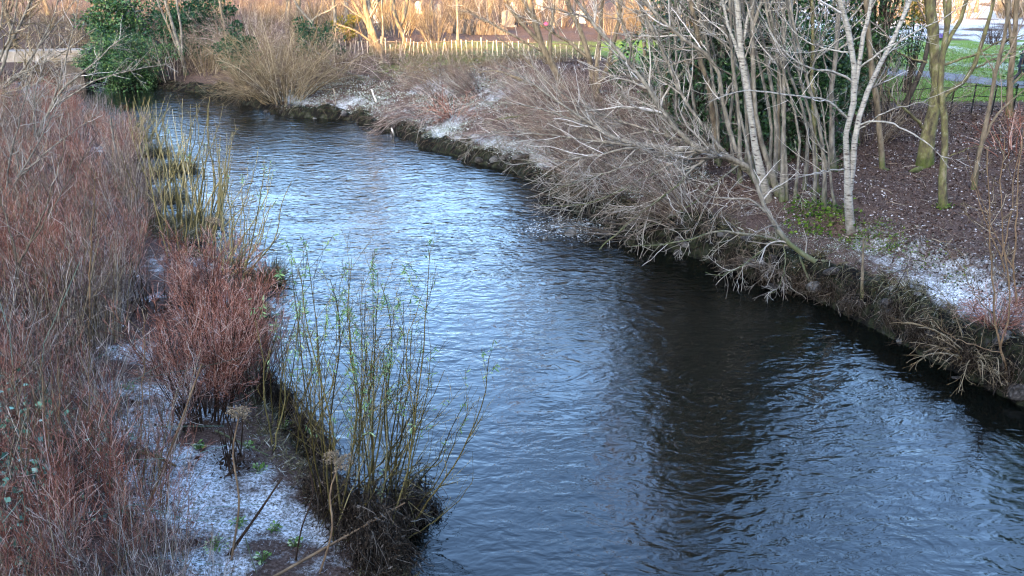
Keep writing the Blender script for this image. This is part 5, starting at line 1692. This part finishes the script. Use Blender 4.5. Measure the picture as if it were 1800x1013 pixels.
headstone('dark rounded headstone left of the leaning willow trunk', (893, 42), 20, 26, 'headstone_grey', 68, 1)
headstone('narrow dark headstone right of the leaning willow trunk', (975, 44), 12, 24, 'headstone_grey', 70, 2)
headstone('white square headstone behind the leaning dark trunk', (661, 38), 9, 22, 'headstone_pale', 72, 3, round_top=False)
headstone('bluish white headstone between the willow limbs', (902, 28), 9, 22, 'headstone_pale', 78, 4)
headstone('pale headstone at the top of the picture among willow stems', (948, 8), 11, 18, 'headstone_pale', 88, 5, round_top=False)
headstone('broad pale headstone right of the narrow dark one', (1020, 40), 13, 18, 'headstone_pale', 72, 6, round_top=False)
headstone('grey headstone behind the middle of the picket fence', (770, 28), 10, 20, 'headstone_grey', 78, 7)
headstone('pale headstone far behind the forked tree', (735, 20), 9, 18, 'headstone_pale', 82, 8)


def flowers(label, uv, Y, mat, seed, r=.2):
    g2 = np.random.default_rng(seed)
    c = PY(*uv, Y); f = on_ground(c[0], c[1])
    n = 260
    q = unit(g2.normal(size=(n, 3))) * r * g2.uniform(.4, 1, (n, 1)); q[:, 2] = np.abs(q[:, 2]) + .15
    V, Q = leaves(q, q + g2.normal(size=q.shape) * .1, .08, g2, .5, .1)
    st = np.stack([np.zeros((40, 3)), q[:40] * .5, q[:40]], 1)
    t = thing('flower_bunch', label, 'flowers', f)
    link('blossom', mesh_from('blossom', [(V, Q, 0)], [M[mat]]), t)
    link('flower_stem', mesh_from('flower_stem', [(*tubes(st, np.full((40, 3), .006), 3), 0)], [M['holly']]), t)


flowers('bright pink flowers on the ground between the two dark headstones', (960, 48), 67, 'flower_pink', 1, .17)
flowers('violet flowers beside the mossy trunk beyond the lawn', (1655, 62), 58, 'flower_blue', 2, .3)

# dark rubble bank behind the fence
def rubble_wall():
    a = PZ(770, 58, 2.4); b = PZ(895, 62, 2.4)
    g2 = np.random.default_rng(951)
    V = []; Q = []
    nx, nz = 60, 12
    f = on_ground(*((a + b) / 2)[:2])
    for i in range(nx + 1):
        s = i / nx; p = a + (b - a) * s
        hgt = .95 * math.sin(math.pi * min(max(s, .0), 1.)) ** .3 + .1
        for j in range(nz + 1):
            q = j / nz; an = math.pi * q
            V.append([p[0] - f[0], p[1] - f[1] - .5 * math.cos(an) + .05 * g2.normal(), hgt * math.sin(an) * (1 + .06 * g2.normal()) - .05 + .03 * g2.normal()])
    idx = np.arange((nx + 1) * (nz + 1)).reshape(nx + 1, nz + 1)
    Q = np.stack([idx[:-1, :-1], idx[1:, :-1], idx[1:, 1:], idx[:-1, 1:]], -1).reshape(-1, 4)
    tag(link('rubble_mound', mesh_from('rubble_mound', [(np.array(V), Q, 0)], [M['stone_wall']], False), None, f), 'dark rubble mound running behind the picket fence', 'mound')


rubble_wall()


# ------------------------------------------------------------------ walking person on the park path
def person():
    foot = PZ(1790, 153, 2.5); foot[2] = on_ground(foot[0], foot[1])[2] + .035
    t = thing('person', 'person in dark jacket and red shoes walking along the park path', 'person', foot)
    t.rotation_euler = (0, 0, R(-12))

    def skin(name, verts, edges, rad, mat, sub=2):
        me = bpy.data.meshes.new(name)
        me.from_pydata(verts, edges, [])
        o = link(name, me, t)
        s = o.modifiers.new('skin', 'SKIN')
        o.modifiers.new('sub', 'SUBSURF').levels = sub
        o.modifiers['sub'].render_levels = sub
        for v, r in zip(me.skin_vertices[0].data, rad):
            v.radius = r if isinstance(r, tuple) else (r, r)
        me.skin_vertices[0].data[0].use_root = True
        me.materials.append(mat)
        return o
    # walking to +x: right leg forward, left leg back
    body_v = [(0, 0, .95), (0, 0, 1.15), (.02, 0, 1.38), (.03, 0, 1.50), (.05, 0, 1.60), (.06, 0, 1.70),
              (0, -.09, .90), (.16, -.09, .50), (.24, -.09, .10), (.36, -.09, .05),
              (0, .09, .90), (-.05, .09, .50), (-.30, .09, .16), (-.22, .09, .06),
              (.02, -.2, 1.40), (-.10, -.24, 1.15), (.04, -.24, .93), (.02, .2, 1.40), (.06, .24, 1.14), (.24, .22, .98)]
    body_e = [(0, 1), (1, 2), (2, 3), (3, 4), (4, 5), (0, 6), (6, 7), (7, 8), (8, 9), (0, 10), (10, 11), (11, 12), (12, 13), (2, 14), (14, 15), (15, 16), (2, 17), (17, 18), (18, 19)]
    rad = [.13, .12, .14, .055, .085, .085, .085, .055, .04, .035, .085, .055, .04, .035, .055, .042, .032, .055, .042, .032]
    skin('body', body_v, body_e, rad, M['skin'])
    jv = [body_v[0], body_v[1], body_v[2], (.03, 0, 1.47), body_v[14], body_v[15], (.02, -.24, .97), body_v[17], body_v[18], (.2, .22, 1.01), (0, 0, .82)]
    je = [(0, 1), (1, 2), (2, 3), (2, 4), (4, 5), (5, 6), (2, 7), (7, 8), (8, 9), (0, 10)]
    skin('jacket', jv, je, [.17, .16, .175, .085, .075, .06, .05, .075, .06, .05, .17], M['jacket'])
    tv = [(0, 0, .9), (0, -.09, .86), (.16, -.09, .50), (.235, -.09, .13), (0, .09, .86), (-.05, .09, .50), (-.29, .09, .18)]
    skin('trousers', tv, [(0, 1), (1, 2), (2, 3), (0, 4), (4, 5), (5, 6)], [.13, .105, .075, .055, .105, .075, .055], M['trouser'])
    skin('shoe', [(.23, -.09, .05), (.30, -.09, .035), (.40, -.09, .03)], [(0, 1), (1, 2)], [.05, .045, .035], M['shoe'])
    skin('shoe', [(-.32, .09, .14), (-.26, .09, .07), (-.2, .09, .01)], [(0, 1), (1, 2)], [.05, .045, .035], M['shoe'])
    skin('hat', [(.05, 0, 1.66), (.045, 0, 1.75), (.04, 0, 1.79)], [(0, 1), (1, 2)], [.105, .10, .05], M['hair'])


person()


# ------------------------------------------------------------------ background trees beyond the bank
def proto_tree(seed, h, mat, twig):
    g2 = np.random.default_rng(seed)
    lim = []
    base = np.zeros(3)
    top = np.array([g2.normal() * .5, g2.normal() * .5, h])
    lim.append(([base, base * .5 + top * .5 + [*(g2.normal(size=2) * .25), 0], top], .17, .03))
    for k in range(7):
        s = g2.uniform(.15, .6); p = base + (top - base) * s
        az = g2.uniform(0, 6.28); L = h * g2.uniform(.3, .5)
        d = np.array([math.cos(az), math.sin(az), 1.3])
        lim.append(([p, p + d * L * .25, p + d * np.array([.9, .9, 1.2]) * L * .55], .08, .02))
    K = 12
    A = np.stack([smooth_line(p, K) for p, _, _ in lim]); Rr = np.stack([np.linspace(a, b, K) for _, a, b in lim])
    A[0, 0, 2] -= .2; Rr[0, 0] *= 1.4
    A += g2.normal(size=A.shape) * .02
    B1, R1 = sprout(A, Rr, g2, 1.7, ang=(30, 65), abslen=(.8, 2.6), K=7, bias=(0, 0, .1), rmin=.012, t0=.2)
    B2, R2 = sprout(B1, R1, g2, 3, ang=(25, 60), lf=(.3, .55), K=5, bias=(0, 0, .08), rmin=.009)
    B3, R3 = sprout(B2, R2, g2, 3, ang=(25, 60), lf=(.35, .65), K=4, bias=(0, 0, .05), rmin=.007, lmin=.15)
    return (mesh_from('trunk', [(*tubes(A, Rr, 7), 0)], [mat]),
            mesh_from('crown', [(*tubes(B1, R1, 4), 0), (*tubes(B2, R2, 3), 0), (*tubes(B3, R3, 3), 0)], [twig]))


protoT = [proto_tree(970 + k, [9, 11, 10, 8][k], M['bark_pale'] if k % 2 else M['bark_brown'], M['twig_tan'] if k % 2 else M['twig_brown']) for k in range(4)]
g = np.random.default_rng(990)
bgpts = [(-42, 60), (-37, 64), (-33, 61), (-29, 66), (-26, 63), (-23, 69), (-20, 64), (-17, 70), (-14.5, 62), (-12, 67), (-31, 72), (-24, 76), (-15, 78), (-7, 80), (-2, 84), (4, 82), (9, 78), (14, 84), (20, 80), (27, 84), (35, 80), (42, 84), (30, 70), (40, 66), (-46, 52), (-40, 46), (-38, 54), (-9, 60), (46, 72), (-50, 66), (24, 92), (12, 94), (0, 96), (-12, 92), (-28, 90), (-40, 80)]
fst = {}
for i, (x, y) in enumerate(bgpts):
    k = i % 4
    z = on_ground(x, y)[2]
    lab = 'bare winter tree in the belt of woodland beyond the far bank'
    if k not in fst:
        t = thing('background_tree', lab, 'tree', (x, y, z), 'bare trees of the background belt')
        link('trunk', protoT[k][0], t); link('crown', protoT[k][1], t)
        fst[k] = t
    else:
        copy_tree(fst[k], (x, y, z), g.uniform(0, 6.28), g.uniform(.8, 1.25))
# low brown undergrowth among them
mesh_under = [shrub_mesh(1000 + k, 34, 2.4, .8, 3.5, 3.5, 3, r=.016, base_r=.8, mats=(M['twig_tan' if k % 2 else 'twig_brown'],) * 2, up=.03) for k in range(3)]
fu = {}
for i in range(100):
    for _ in range(50):
        x = g.uniform(-44, 14); y = g.uniform(54, 78)
        if x < -.62 * y - 2: continue
        if x > -8 and y < 58 - .0 * x: continue
        h_, d_, r_ = height(np.array([x]), np.array([y]), True)
        if d_[0] > .6: break
    k = i % 3
    loc = (x, y, h_[0])
    if k not in fu:
        fu[k] = shrub('undergrowth_shrub', 'bare brown shrub in the undergrowth of the far woodland', 'shrub', loc, mesh_under[k], 'undergrowth shrubs of the far woodland')
    else:
        copy_tree(fu[k], loc, g.uniform(0, 6.28), g.uniform(.7, 1.3))

for i in range(26):
    x = g.uniform(22, 52); y = g.uniform(70, 80)
    k = i % 3
    o = copy_tree(fu[k], on_ground(x, y), g.uniform(0, 6.28), g.uniform(.8, 1.5), 'bare brown shrub in the hedge line far beyond the frosted lawn')
    o['group'] = 'shrubs of the far hedge line'
